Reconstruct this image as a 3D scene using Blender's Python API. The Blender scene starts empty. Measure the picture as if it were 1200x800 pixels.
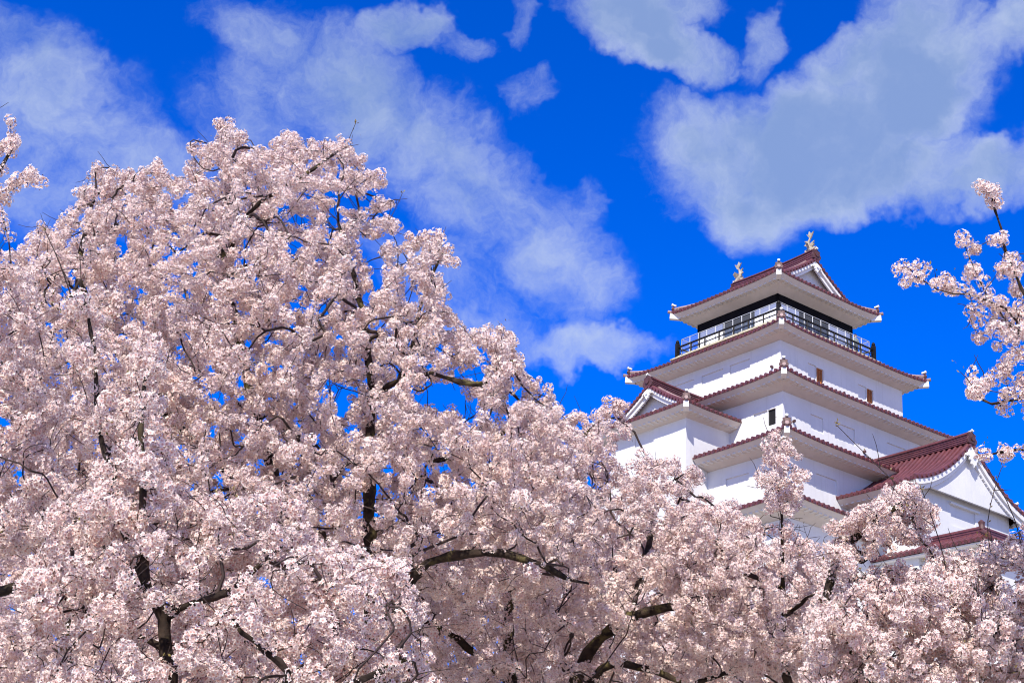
import bpy, bmesh, math, random
import numpy as np
from mathutils import Vector, Matrix

random.seed(7)
RNG = np.random.default_rng(11)
scene = bpy.context.scene
C = scene.collection
R = math.radians

# ------------------------------------------------------------------ camera
FPX, PITCH, ROLL, EYE = 1700.0, R(23.198), R(4.103), 1.6
FWD = np.array([0, math.cos(PITCH), math.sin(PITCH)])
UP0 = np.array([0, -math.sin(PITCH), math.cos(PITCH)])
RT0 = np.array([1.0, 0, 0])
RT = RT0 * math.cos(ROLL) + UP0 * math.sin(ROLL)
UP = UP0 * math.cos(ROLL) - RT0 * math.sin(ROLL)
cam_data = bpy.data.cameras.new("camera")
cam = bpy.data.objects.new("camera", cam_data)
C.objects.link(cam)
cam.matrix_world = Matrix(((RT[0], UP[0], -FWD[0], 0), (RT[1], UP[1], -FWD[1], 0), (RT[2], UP[2], -FWD[2], EYE), (0, 0, 0, 1)))
cam_data.sensor_width = 36
cam_data.lens = 36 * FPX / 1200
cam_data.clip_start = 0.1
cam_data.clip_end = 6000
scene.camera = cam

# ------------------------------------------------------------------ light
SUN_EL, SUN_PHI = R(43), R(18)          # height of the sun; how far to the left of straight behind the viewer
SUN_STRENGTH, SKY_STRENGTH, EXPOSURE = 5.0, 0.125, 0.40
SUN_DIR = Vector((-math.sin(SUN_PHI) * math.cos(SUN_EL), -math.cos(SUN_PHI) * math.cos(SUN_EL), math.sin(SUN_EL)))
sun_data = bpy.data.lights.new("sun", 'SUN')
sun_data.energy = SUN_STRENGTH
sun_data.angle = R(0.5)
sun_data.color = (1.0, 0.935, 0.83)
sun = bpy.data.objects.new("sun", sun_data)
C.objects.link(sun)
sun.location = (0, 0, 60)
sun.rotation_euler = (-SUN_DIR).to_track_quat('-Z', 'Y').to_euler()
vs = scene.view_settings
vs.view_transform = 'Standard'
vs.look = 'None'
vs.exposure = EXPOSURE
vs.gamma = 1
vs.use_curve_mapping = False
scene.cycles.diffuse_bounces = 5
scene.cycles.filter_width = 1.05
scene.cycles.max_bounces = 12


def sky_dir(px, py):
    d = FWD + RT * ((px - 600) / FPX) + UP * ((400 - py) / FPX)
    return d / np.linalg.norm(d)


def at(px, py, Y):
    """The point that far (Y metres) into the place, on the ray towards a spot of the photograph."""
    d = FWD + RT * ((px - 600) / FPX) + UP * ((400 - py) / FPX)
    return np.array([0, 0, EYE]) + d * (Y / d[1])


def px_of(P):
    Q = P - np.array([0, 0, EYE])
    w = Q @ FWD
    return np.stack([600 + FPX * (Q @ RT) / w, 400 - FPX * (Q @ UP) / w], -1)


class Nodes:
    """Small expression builder over a node tree."""

    def __init__(s, tree):
        s.t = tree
        s.n = tree.nodes
        s.l = tree.links

    def put(s, sock, v):
        if hasattr(v, "is_output"):
            s.l.new(v, sock)
        else:
            sock.default_value = v

    def math(s, op, a, b=0.0, c=0.0, clamp=False):
        n = s.n.new("ShaderNodeMath")
        n.operation = op
        n.use_clamp = clamp
        for k, v in enumerate((a, b, c)):
            s.put(n.inputs[k], v)
        return n.outputs[0]

    def vec(s, op, a, b=(0, 0, 0)):
        n = s.n.new("ShaderNodeVectorMath")
        n.operation = op
        s.put(n.inputs[0], a)
        if op == 'SCALE':
            s.put(n.inputs[3], b)
        else:
            s.put(n.inputs[1], b)
        return n.outputs[1] if op == 'DOT_PRODUCT' else n.outputs[0]

    def noise(s, vec, scale, detail=4, rough=0.55, out=0):
        n = s.n.new("ShaderNodeTexNoise")
        n.inputs['Scale'].default_value = scale
        n.inputs['Detail'].default_value = detail
        n.inputs['Roughness'].default_value = rough
        if vec is not None:
            s.l.new(vec, n.inputs['Vector'])
        return n.outputs[out]

    def smooth(s, v, lo, hi, a=0.0, b=1.0):
        n = s.n.new("ShaderNodeMapRange")
        n.interpolation_type = 'SMOOTHSTEP'
        s.put(n.inputs[0], v)
        for k, x in zip((1, 2, 3, 4), (lo, hi, a, b)):
            n.inputs[k].default_value = x
        return n.outputs[0]

    def mix(s, f, a, b, mode='MIX'):
        n = s.n.new("ShaderNodeMix")
        n.data_type = 'RGBA'
        n.blend_type = mode
        s.put(n.inputs[0], f)
        for k, v in ((6, a), (7, b)):
            s.put(n.inputs[k], v if hasattr(v, "is_output") else tuple(v) + (1.0,))
        return n.outputs[2]


world = bpy.data.worlds.new("World")
scene.world = world
world.use_nodes = True
wt = world.node_tree
wt.nodes.clear()
W = Nodes(wt)
sky = wt.nodes.new("ShaderNodeTexSky")
sky.sky_type = 'NISHITA'
sky.sun_disc = False
sky.sun_elevation = SUN_EL
sky.sun_rotation = math.atan2(SUN_DIR.x, SUN_DIR.y)
sky.altitude = 1200
sky.air_density = 1.0
sky.dust_density = 0.2
sky.ozone_density = 3.0
hs = wt.nodes.new("ShaderNodeHueSaturation")
hs.inputs['Saturation'].default_value = 1.55
hs.inputs['Value'].default_value = 1.0
wt.links.new(sky.outputs[0], hs.inputs['Color'])
sky_col = W.mix(1.0, hs.outputs[0], (0.50, 0.75, 1.58), 'MULTIPLY')
tc = wt.nodes.new("ShaderNodeTexCoord")
dirn = tc.outputs['Generated']
warp_a = W.vec('SCALE', W.vec('SUBTRACT', W.noise(dirn, 9.0, 5, 0.6, 1), (0.5, 0.5, 0.5)), 0.075)
warp_b = W.vec('SCALE', W.vec('SUBTRACT', W.noise(dirn, 30.0, 4, 0.6, 1), (0.5, 0.5, 0.5)), 0.030)
wdir = W.vec('ADD', W.vec('ADD', dirn, warp_a), warp_b)
# each cloud: where it stands in the sky, its half sizes, tilt and thickness (angles as seen from the ground)
CLOUDS = [
    (400, 95, 180, 80, 32, 0.60), (500, 165, 180, 88, 40, 0.66), (595, 245, 130, 80, 46, 0.62), (660, 318, 100, 60, 40, 0.52), (520, 330, 150, 60, 24, 0.46),
    (320, 50, 130, 40, 24, 0.34), (300, 150, 110, 80, 20, 0.38), (15, 80, 130, 78, 32, 0.60), (60, 215, 190, 84, 8, 0.64), (180, 215, 120, 54, 0, 0.40), (90, 120, 110, 60, 24, 0.40),
    (694, 408, 118, 27, 8, 0.74), (560, 388, 140, 30, 6, 0.5),
    (480, 24, 58, 38, -10, 0.98), (545, 46, 34, 22, 10, 0.42), (602, 24, 20, 36, 0, 0.48),
    (735, 42, 98, 46, 12, 1.18), (800, 66, 66, 36, 15, 0.95), (852, 66, 26, 22, 0, 0.5), (900, 54, 24, 38, 20, 0.55), (770, 14, 105, 34, 0, 1.05),
    (900, 185, 175, 92, -6, 1.22), (1010, 150, 165, 100, -24, 1.25), (1080, 80, 95, 95, -40, 1.10), (870, 250, 78, 52, 20, 0.85), (800, 150, 75, 48, 0, 0.7),
    (1100, 205, 110, 46, -6, 1.0), (985, 70, 60, 36, -20, 0.85), (1050, 20, 70, 50, -30, 0.8), (1000, 235, 95, 34, -14, 0.8),
    (1196, 30, 46, 66, 0, 0.95), (1190, 200, 70, 40, -10, 0.8), (622, 115, 34, 36, 35, 0.47), (676, 228, 24, 30, 0, 0.40),
]
total = None
for px, py, rx, ry, ang, st in CLOUDS:
    c = sky_dir(px, py)
    e1 = RT * math.cos(R(ang)) - UP * math.sin(R(ang))
    e2 = RT * math.sin(R(ang)) + UP * math.cos(R(ang))
    e1 = e1 - c * (e1 @ c)
    e2 = e2 - c * (e2 @ c)
    e1 = e1 / np.linalg.norm(e1) * FPX / (rx * 0.90)
    e2 = e2 / np.linalg.norm(e2) * FPX / (ry * 0.90)
    a = W.math('SUBTRACT', W.vec('DOT_PRODUCT', wdir, tuple(e1)), float(c @ e1))
    b = W.math('SUBTRACT', W.vec('DOT_PRODUCT', wdir, tuple(e2)), float(c @ e2))
    r2 = W.math('ADD', W.math('MULTIPLY', a, a), W.math('MULTIPLY', b, b))
    f = W.smooth(r2, 0.0, 1.5, st, 0.0)
    front = W.math('GREATER_THAN', W.vec('DOT_PRODUCT', dirn, tuple(c)), 0.0)
    f = W.math('MULTIPLY', f, front)
    total = f if total is None else W.math('MAXIMUM', W.math('MULTIPLY', W.math('ADD', total, f), 0.72), W.math('MAXIMUM', total, f))
fine = W.noise(wdir, 15.0, 9, 0.68)
mid = W.noise(wdir, 8.0, 7, 0.62)
big = W.noise(wdir, 4.5, 4, 0.55)
# unseen white cloud behind and beside the viewer, added to whiten the ambient light
away = W.smooth(W.vec('DOT_PRODUCT', dirn, tuple(FWD)), 0.72, 0.86, 1.0, 0.0)
other = W.math('MULTIPLY', W.smooth(big, 0.38, 0.62), away)
total = W.math('MAXIMUM', total, W.math('MULTIPLY', other, 1.1))
dens = W.math('ADD', total, W.math('MULTIPLY', W.math('SUBTRACT', fine, 0.5), 1.8))
dens = W.math('MULTIPLY', W.smooth(dens, 0.02, 1.32), W.smooth(total, 0.0, 0.25))
cloud_col = W.mix(W.smooth(W.math('ADD', total, W.math('MULTIPLY', W.math('SUBTRACT', mid, 0.5), 3.0)), 0.45, 1.65), (3.7, 4.3, 5.35), (1.75, 2.5, 4.15))
cloud_col = W.mix(away, cloud_col, (4.6, 4.8, 5.6))
out_col = W.mix(W.math('MULTIPLY', dens, 0.82), sky_col, cloud_col)
bg = wt.nodes.new("ShaderNodeBackground")
bg.inputs['Strength'].default_value = SKY_STRENGTH
wt.links.new(out_col, bg.inputs['Color'])
wo = wt.nodes.new("ShaderNodeOutputWorld")
wt.links.new(bg.outputs[0], wo.inputs['Surface'])


# ------------------------------------------------------------------ materials
def new_mat(name):
    m = bpy.data.materials.new(name)
    m.use_nodes = True
    N = Nodes(m.node_tree)
    p = m.node_tree.nodes["Principled BSDF"]
    return m, N, p


def coord(N):
    return N.n.new("ShaderNodeTexCoord").outputs['Object']


def plain(name, col, rough=0.6, var=0.12, scale=3.0, metallic=0.0, bump=0.0, spec=0.4):
    m, N, p = new_mat(name)
    v = N.noise(coord(N), scale, 5, 0.6)
    lo = tuple(c * (1 - var) for c in col)
    hi = tuple(min(1, c * (1 + var)) for c in col)
    N.put(p.inputs['Base Color'], N.mix(N.smooth(v, 0.3, 0.7), lo, hi))
    p.inputs['Roughness'].default_value = rough
    p.inputs['Metallic'].default_value = metallic
    p.inputs['Specular IOR Level'].default_value = spec
    if bump:
        b = N.n.new("ShaderNodeBump")
        b.inputs['Strength'].default_value = bump
        b.inputs['Distance'].default_value = 0.02
        N.put(b.inputs['Height'], N.noise(coord(N), scale * 8, 4, 0.6))
        N.put(p.inputs['Normal'], b.outputs[0])
    return m


def plaster_mat():
    m, N, p = new_mat("white_plaster")
    co = coord(N)
    blot = N.smooth(N.noise(co, 0.7, 6, 0.65), 0.35, 0.72)
    st = N.n.new("ShaderNodeMapping")
    st.inputs['Scale'].default_value = (5.0, 5.0, 0.35)
    N.l.new(co, st.inputs['Vector'])
    streak = N.smooth(N.noise(st.outputs[0], 1.0, 5, 0.6), 0.52, 0.8)
    base = N.mix(blot, (0.655, 0.655, 0.65), (0.715, 0.712, 0.70))
    base = N.mix(N.math('MULTIPLY', streak, 0.38), base, (0.46, 0.445, 0.42))
    N.put(p.inputs['Base Color'], base)
    p.inputs['Roughness'].default_value = 0.85
    p.inputs['Specular IOR Level'].default_value = 0.15
    b = N.n.new("ShaderNodeBump")
    b.inputs['Strength'].default_value = 0.25
    b.inputs['Distance'].default_value = 0.01
    N.put(b.inputs['Height'], N.noise(co, 9.0, 4, 0.6))
    N.put(p.inputs['Normal'], b.outputs[0])
    return m


def tile_mat():
    m, N, p = new_mat("red_glazed_tile")
    co = coord(N)
    v = N.noise(co, 2.2, 5, 0.65)
    cell = N.n.new("ShaderNodeTexVoronoi")
    cell.inputs['Scale'].default_value = 3.1
    N.l.new(co, cell.inputs['Vector'])
    base = N.mix(N.smooth(v, 0.3, 0.7), (0.095, 0.021, 0.024), (0.145, 0.039, 0.043))
    base = N.mix(N.math('MULTIPLY', N.smooth(cell.outputs['Color'], 0.2, 0.9), 0.45), base, (0.085, 0.026, 0.034))
    base = N.mix(N.math('MULTIPLY', N.smooth(N.noise(co, 0.9, 4, 0.7), 0.56, 0.75), 0.35), base, (0.22, 0.12, 0.11))
    N.put(p.inputs['Base Color'], base)
    p.inputs['Roughness'].default_value = 0.46
    p.inputs['Specular IOR Level'].default_value = 0.75
    return m


HIP = plain("sunlit_mortar_hip_tile", (0.26, 0.17, 0.165), 0.55, 0.3, 4.0)  # paler than the roof: white mortar and grazing sunlight put into the colour
PLASTER = plaster_mat()
TILE = tile_mat()
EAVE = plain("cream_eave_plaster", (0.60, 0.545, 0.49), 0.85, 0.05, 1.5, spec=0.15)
WHITEWOOD = plain("white_painted_board", (0.72, 0.715, 0.70), 0.7, 0.04, 2.0, spec=0.2)
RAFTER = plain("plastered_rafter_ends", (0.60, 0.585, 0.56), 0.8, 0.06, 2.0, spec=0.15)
BLACKWOOD = plain("black_lacquered_wood", (0.006, 0.005, 0.006), 0.7, 0.3, 3.0, spec=0.08)
RAILWOOD = plain("dark_rail_wood", (0.012, 0.011, 0.011), 0.6, 0.3, 3.0, spec=0.15)
CREAM = plain("cream_board", (0.55, 0.50, 0.34), 0.6, 0.12, 2.0)
OLIVE = plain("shade_toned_deck_edge", (0.16, 0.14, 0.10), 0.7, 0.2, 2.0)  # shade on the deck fascia put into a dark olive colour
DARK = plain("dark_interior", (0.006, 0.006, 0.007), 0.8, 0.2, 2.0)
GLASS = plain("dim_window_glass", (0.05, 0.065, 0.09), 0.15, 0.3, 0.8, spec=0.6)
PANEL = plain("pale_sliding_panel", (0.84, 0.85, 0.87), 0.6, 0.05, 1.0)
SHUTTER = plain("orange_wood_shutter", (0.36, 0.115, 0.025), 0.6, 0.3, 6.0)
STEEL = plain("white_steel_post", (0.42, 0.44, 0.47), 0.4, 0.03, 3.0)
ORNAMENT = plain("pale_stone_ornament", (0.36, 0.31, 0.24), 0.65, 0.3, 4.0, bump=0.4)
DISC = plain("pale_ridge_disc", (0.62, 0.61, 0.58), 0.6, 0.1, 4.0)
RIDGE_END = plain("dark_ridge_end_tile", (0.085, 0.036, 0.036), 0.5, 0.3, 5.0, bump=0.4)


def mesh_guard():
    m, N, p = new_mat("fine_guard_mesh")
    p.inputs['Base Color'].default_value = (0.62, 0.66, 0.72, 1)
    p.inputs['Roughness'].default_value = 0.5
    p.inputs['Alpha'].default_value = 0.10
    return m


GUARD = mesh_guard()


def stone_mat():
    m, N, p = new_mat("dry_stone_wall")
    co = coord(N)
    c = N.n.new("ShaderNodeTexVoronoi")
    c.inputs['Scale'].default_value = 1.1
    N.l.new(co, c.inputs['Vector'])
    base = N.mix(N.smooth(c.outputs['Color'], 0.1, 0.9), (0.20, 0.185, 0.165), (0.36, 0.34, 0.31))
    N.put(p.inputs['Base Color'], N.mix(N.smooth(c.outputs['Distance'], 0.35, 0.6), base, (0.08, 0.075, 0.07)))
    p.inputs['Roughness'].default_value = 0.9
    return m


STONE = stone_mat()


def bark_mat(name, moss):
    m, N, p = new_mat(name)
    co = coord(N)
    v = N.noise(co, 7.0, 6, 0.65)
    base = N.mix(N.smooth(v, 0.35, 0.7), (0.014, 0.009, 0.007), (0.050, 0.034, 0.025))
    if moss:
        g = N.smooth(N.noise(co, 3.4, 5, 0.7), 0.50, 0.62)
        base = N.mix(N.math('MULTIPLY', g, moss), base, (0.12, 0.10, 0.038))
    N.put(p.inputs['Base Color'], base)
    p.inputs['Roughness'].default_value = 0.9
    p.inputs['Specular IOR Level'].default_value = 0.2
    b = N.n.new("ShaderNodeBump")
    b.inputs['Strength'].default_value = 0.6
    b.inputs['Distance'].default_value = 0.02
    N.put(b.inputs['Height'], N.noise(co, 22.0, 5, 0.6))
    N.put(p.inputs['Normal'], b.outputs[0])
    return m


BARK = bark_mat("dark_cherry_bark", 0.25)
BARK_MOSS = bark_mat("mossy_cherry_bark", 0.8)
TWIG = plain("reddish_twig_bark", (0.032, 0.018, 0.015), 0.8, 0.3, 6.0)


def petal_mat():
    m = bpy.data.materials.new("cherry_petals")
    m.use_nodes = True
    N = Nodes(m.node_tree)
    N.n.clear()
    at_ = N.n.new("ShaderNodeAttribute")
    at_.attribute_name = "tint"
    d = N.n.new("ShaderNodeBsdfDiffuse")
    t = N.n.new("ShaderNodeBsdfTranslucent")
    N.l.new(at_.outputs['Color'], d.inputs['Color'])
    N.l.new(at_.outputs['Color'], t.inputs['Color'])
    mx = N.n.new("ShaderNodeMixShader")
    mx.inputs[0].default_value = 0.30
    N.l.new(d.outputs[0], mx.inputs[1])
    N.l.new(t.outputs[0], mx.inputs[2])
    o = N.n.new("ShaderNodeOutputMaterial")
    N.l.new(mx.outputs[0], o.inputs['Surface'])
    return m


PETAL = petal_mat()
LEAF = plain("bronze_young_leaf", (0.16, 0.12, 0.03), 0.6, 0.35, 9.0)
GROUND = plain("castle_park_ground", (0.40, 0.345, 0.28), 0.95, 0.25, 0.08)


# ------------------------------------------------------------------ helpers
def link(name, me, mat, parent=None, smooth=False):
    o = bpy.data.objects.new(name, me)
    C.objects.link(o)
    if mat is not None:
        me.materials.append(mat)
    if parent is not None:
        o.parent = parent
    if smooth:
        me.polygons.foreach_set("use_smooth", [True] * len(me.polygons))
    return o


def thing(name, label, cat, loc=(0, 0, 0), rz=0.0, group=None):
    o = bpy.data.objects.new(name, None)
    C.objects.link(o)
    o.location = loc
    o.rotation_euler = (0, 0, rz)
    o['label'] = label
    o['category'] = cat
    if group:
        o['group'] = group
    return o


class MB:
    """Collects faces in castle coordinates (u to the right-hand face, v to the left-hand face, z up)."""

    def __init__(s):
        s.v = []
        s.f = []

    def add(s, pts, faces):
        k = len(s.v)
        s.v += [tuple(map(float, p)) for p in pts]
        s.f += [tuple(k + i for i in f) for f in faces]

    def quad(s, *p):
        s.add(p, [tuple(range(len(p)))])

    def box(s, u0, u1, v0, v1, z0, z1):
        p = [(a, b, c) for a in (u0, u1) for b in (v0, v1) for c in (z0, z1)]
        s.add(p, [(0, 1, 3, 2), (4, 6, 7, 5), (0, 4, 5, 1), (2, 3, 7, 6), (0, 2, 6, 4), (1, 5, 7, 3)])

    def bar(s, a, b, w, h, up=(0, 0, 1)):
        """A rectangular bar from a to b."""
        a, b, up = np.array(a, float), np.array(b, float), np.array(up, float)
        d = b - a
        d /= np.linalg.norm(d)
        x = np.cross(d, up)
        x /= np.linalg.norm(x)
        y = np.cross(x, d)
        p = [q + x * sx * w / 2 + y * sy * h / 2 for q in (a, b) for sx, sy in ((-1, -1), (1, -1), (1, 1), (-1, 1))]
        s.add(p, [(0, 1, 2, 3), (7, 6, 5, 4), (0, 4, 5, 1), (1, 5, 6, 2), (2, 6, 7, 3), (3, 7, 4, 0)])

    def tube(s, path, rad, n=6, caps=True, up=(0, 0, 1), half=False):
        path = [np.array(p, float) for p in path]
        rad = rad if hasattr(rad, '__len__') else [rad] * len(path)
        rings = []
        up = np.array(up, float)
        for i, p in enumerate(path):
            d = path[min(i + 1, len(path) - 1)] - path[max(i - 1, 0)]
            d /= max(1e-9, np.linalg.norm(d))
            x = np.cross(d, up)
            if np.linalg.norm(x) < 1e-3:
                x = np.cross(d, (0.3, 1, 0.1))
            x /= np.linalg.norm(x)
            y = np.cross(x, d)
            rings.append([p + rad[i] * (x * math.cos(t) + y * math.sin(t)) for t in (np.linspace(0, math.pi, n) if half else np.linspace(0, 2 * math.pi, n, endpoint=False))])
        pts = [q for r in rings for q in r]
        fs = []
        m = n - 1 if half else n
        for i in range(len(path) - 1):
            for j in range(m):
                k = (j + 1) % n
                fs.append((i * n + j, i * n + k, (i + 1) * n + k, (i + 1) * n + j))
        if caps:
            fs.append(tuple(range(n - 1, -1, -1)))
            fs.append(tuple(range((len(path) - 1) * n, len(path) * n)))
        s.add(pts, fs)

    def slab(s, outline, axis_pt, ax, depth):
        """Extrudes a flat outline (3D points) along vector ax*depth."""
        o = [np.array(p, float) for p in outline]
        e = np.array(ax, float) * depth
        n = len(o)
        s.add(o + [p + e for p in o], [tuple(range(n)), tuple(range(2 * n - 1, n - 1, -1))] + [(i, (i + 1) % n, n + (i + 1) % n, n + i) for i in range(n)])

    def build(s, name, mat, parent=None, smooth=False, castle=True, flat_angle=None):
        me = bpy.data.meshes.new(name)
        if castle:
            vv = [(a, -b, c + EYE) for a, b, c in s.v]
        else:
            vv = s.v
        me.from_pydata(vv, [], s.f)
        bm = bmesh.new()
        bm.from_mesh(me)
        bmesh.ops.recalc_face_normals(bm, faces=bm.faces)
        bm.to_mesh(me)
        bm.free()
        o = link(name, me, mat, parent, smooth)
        if smooth and flat_angle:
            try:
                me.set_sharp_from_angle(angle=R(flat_angle))
            except Exception:
                pass
        return o


# ------------------------------------------------------------------ ground
g = MB()
g.quad((-3000, -3000, 0), (3000, -3000, 0), (3000, 3000, 0), (-3000, 3000, 0))
go = g.build("ground", GROUND, castle=False)
go['kind'] = 'structure'

# ------------------------------------------------------------------ castle keep
CASTLE_AT = (15.50077, 78.48392, 0.0)
CASTLE_RZ = math.atan2(-0.80644552, 0.5913084)
keep = thing("castle_keep", "tall white five-tiered castle keep with dark red tiled roofs rising behind the blossoms", "castle", CASTLE_AT, CASTLE_RZ)
RIB = 0.335


def frames():
    """Outward directions of the four sides of the keep: maps (lateral, outward, z) to castle coordinates."""
    return {
        'right': lambda t, d, z: (d, t, z), 'left': lambda t, d, z: (t, d, z),
        'back_right': lambda t, d, z: (t, -d, z), 'back_left': lambda t, d, z: (-d, t, z),
    }


FR = frames()


def slope(tile, fn, lo, hi, tmax, s_range, rows=7, cols=24, rib_r=0.085, thick=0.10):
    """One tiled roof slope: pans, round cover tiles and their end discs.  fn(s, k) -> point; lo/hi(k) bound s at height k; tmax(s) bounds k at s."""
    ks = np.linspace(0, 1, rows)
    top, bot = [], []
    for k in ks:
        for s in np.linspace(lo(k), hi(k), cols):
            p = np.array(fn(s, k))
            top.append(p)
            bot.append(p - (0, 0, thick))
    n = len(top)
    f = []
    for i in range(rows - 1):
        for j in range(cols - 1):
            a = i * cols + j
            q = (a, a + 1, a + cols + 1, a + cols)
            f.append(q)
            f.append(tuple(n + x for x in reversed(q)))
    for j in range(cols - 1):
        f.append((j, n + j, n + j + 1, j + 1))
    for i in range(rows - 1):
        for j in (0, cols - 1):
            a = i * cols + j
            f.append((a, a + cols, n + a + cols, n + a))
    tile.add(top + bot, f)
    m = max(1, int(round((s_range[1] - s_range[0]) / RIB)))
    for i in range(m):
        s = s_range[0] + (i + 0.5) * (s_range[1] - s_range[0]) / m
        km = tmax(s)
        if km < 0.03:
            continue
        path = [np.array(fn(s, k)) + (0, 0, 0.01) for k in np.linspace(0, km, max(3, int(rows * km) + 1))]
        d = path[0] - path[1]
        d /= np.linalg.norm(d)
        tile.tube(path, rib_r, 6, False, half=True)
        tile.tube([path[0] - d * 0.04, path[0] + d * 0.05], rib_r * 1.12, 8)


def eave_band(mb, fn, s0, s1, joint, ov, dz_top=0.09, band=0.26, cols=24, dentils=True, dent=None):
    """White plastered underside: band below the tiles, rafter ends and the soffit back to the wall.  fn(s, o, dz): o metres inward of the eave."""
    prof = [(0.04, -dz_top), (0.07, -dz_top - 0.05), (0.30, -dz_top - band), (0.52, -dz_top - band - 0.02), (ov, None)]
    pts = []
    for s in np.linspace(s0, s1, cols):
        for o, dz in prof:
            ss = s * (1 - 0.0)
            pts.append(fn(ss, o, dz if dz is not None else 'joint'))
    m = len(prof)
    mb.add(pts, [(i * m + j, i * m + j + 1, (i + 1) * m + j + 1, (i + 1) * m + j) for i in range(cols - 1) for j in range(m - 1)])
    if dentils:
        db = dent if dent is not None else mb
        n = max(1, int(round((s1 - s0) / 0.36)))
        for i in range(n):
            s = s0 + (i + 0.5) * (s1 - s0) / n
            a = np.array(fn(s, 0.25, -dz_top - band + 0.05))
            b = np.array(fn(s, 0.60, -dz_top - band + 0.015))
            db.bar(a, b, 0.17, 0.13)


def ridge_run(mb, path, w=0.30, h=0.30):
    """A built-up ridge: stacked flat tiles with a round cap."""
    path = [np.array(p, float) for p in path]
    for i in range(len(path) - 1):
        mb.bar(path[i] + (0, 0, h * 0.35), path[i + 1] + (0, 0, h * 0.35), w, h * 0.9)
        mb.bar(path[i] + (0, 0, h * 0.70), path[i + 1] + (0, 0, h * 0.70), w * 1.22, 0.045)
        mb.bar(path[i] + (0, 0, h * 0.35), path[i + 1] + (0, 0, h * 0.35), w * 1.14, 0.03)
    mb.tube([p + (0, 0, h * 0.86) for p in path], w * 0.34, 8)


def ridge_end(parent, p, d, size=0.42):
    """Ornamental end tile facing direction d with a round pale cylinder on top."""
    d = np.array(d, float)
    d /= np.linalg.norm(d)
    x = np.cross(d, (0, 0, 1))
    x /= np.linalg.norm(x)
    p = np.array(p, float)
    out = [(-0.5, -0.35), (-0.62, -0.05), (-0.42, 0.22), (-0.5, 0.45), (-0.22, 0.55), (0, 0.72), (0.22, 0.55), (0.5, 0.45), (0.42, 0.22), (0.62, -0.05), (0.5, -0.35)]
    m = MB()
    m.slab([p + x * a * size + np.array((0, 0, 1)) * b * size for a, b in out], p, d, 0.10)
    m.tube([p + d * 0.05 + (0, 0, 0.12 * size), p + d * 0.16 + (0, 0, 0.12 * size)], size * 0.26, 10)
    o = m.build("ridge_end_tile", RIDGE_END, parent)
    m = MB()
    q = p + np.array((0, 0, size * 0.66))
    m.tube([q - d * 0.12, q + d * 0.06 + (0, 0, 0.03), q + d * 0.15 + (0, 0, 0.07)], [0.06, 0.07, 0.085], 10)
    m.build("ridge_disc", DISC, parent)


def skirt_roof(name_label, half, z_e, half_top, z_top, wall_half, z_joint, sori=0.20, sides=('right', 'left', 'back_right', 'back_left'), left_clip=None, right_clip=None):
    """Roof skirt round a tier.  Slopes on all four sides, hips on the corners, white eaves below."""
    tile, eave, dent = MB(), MB(), MB()
    H = z_top - z_e
    run = half - half_top

    def height(k):
        return z_e + H * (0.72 * k + 0.28 * k * k)

    def lift(s, k):
        return sori * (abs(s) / half) ** 5 * (1 - k) ** 2

    for side in sides:
        F = FR[side]
        fn = lambda s, k, F=F: F(s, half - run * k, height(k) + lift(s, k) - 0.02)
        a, b = -half, half
        if side == 'left' and left_clip:
            a = left_clip
        lo = lambda k, a=a: max(a, -(half - run * k))
        hi = lambda k: half - run * k
        slope(tile, fn, lo, hi, lambda s: min(1.0, (half - abs(s)) / run - 0.02), (a + 0.06, b - 0.06), 7, 30)

        def ef(s, o, dz, F=F):
            w = half - o
            ss = max(-w, min(w, s))
            if dz == 'joint':
                return F(ss * 1.0, wall_half - 0.03, z_joint)
            return F(ss, w, z_e + dz + lift(s, 0))
        eave_band(eave, ef, a, b, z_joint, half - wall_half, dent=dent)
    roof = tile.build("roof", TILE, keep, True, flat_angle=40)
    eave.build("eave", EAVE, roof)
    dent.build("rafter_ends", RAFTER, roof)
    for su, sv in ((1, 1), (-1, 1), (1, -1), (-1, -1)):
        if su < 0 and sv > 0 and left_clip:
            continue
        hip, blocks = MB(), MB()
        path = []
        for k in np.linspace(0, 1, 6):
            w = half - run * k
            path.append((su * w, sv * w, height(k) + lift(half, k)))
        p0 = np.array(path[0])
        dg = np.array((su, sv, 0)) / math.sqrt(2)
        ridge_run(hip, [np.array(p) - dg * (0.22 if i == 0 else 0) + (0, 0, 0.04 * (i == 0)) for i, p in enumerate(path)], 0.26, 0.26)
        ridge_end(roof, p0 - dg * 0.22 + (0, 0, 0.20), dg + (0, 0, 0.15), 0.40)
        hip.tube([p0 - dg * 0.1 + (0, 0, 0.02), p0 + dg * 0.16 + (0, 0, 0.07)], 0.10, 8)
        c0 = p0 - dg * 0.55 + (0, 0, -0.29)
        blocks.bar(c0, p0 + dg * 0.03 + (0, 0, -0.25), 0.27, 0.34)
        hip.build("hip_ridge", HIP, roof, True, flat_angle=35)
        blocks.build("corner_rafter", WHITEWOOD, roof)
    return roof


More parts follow.
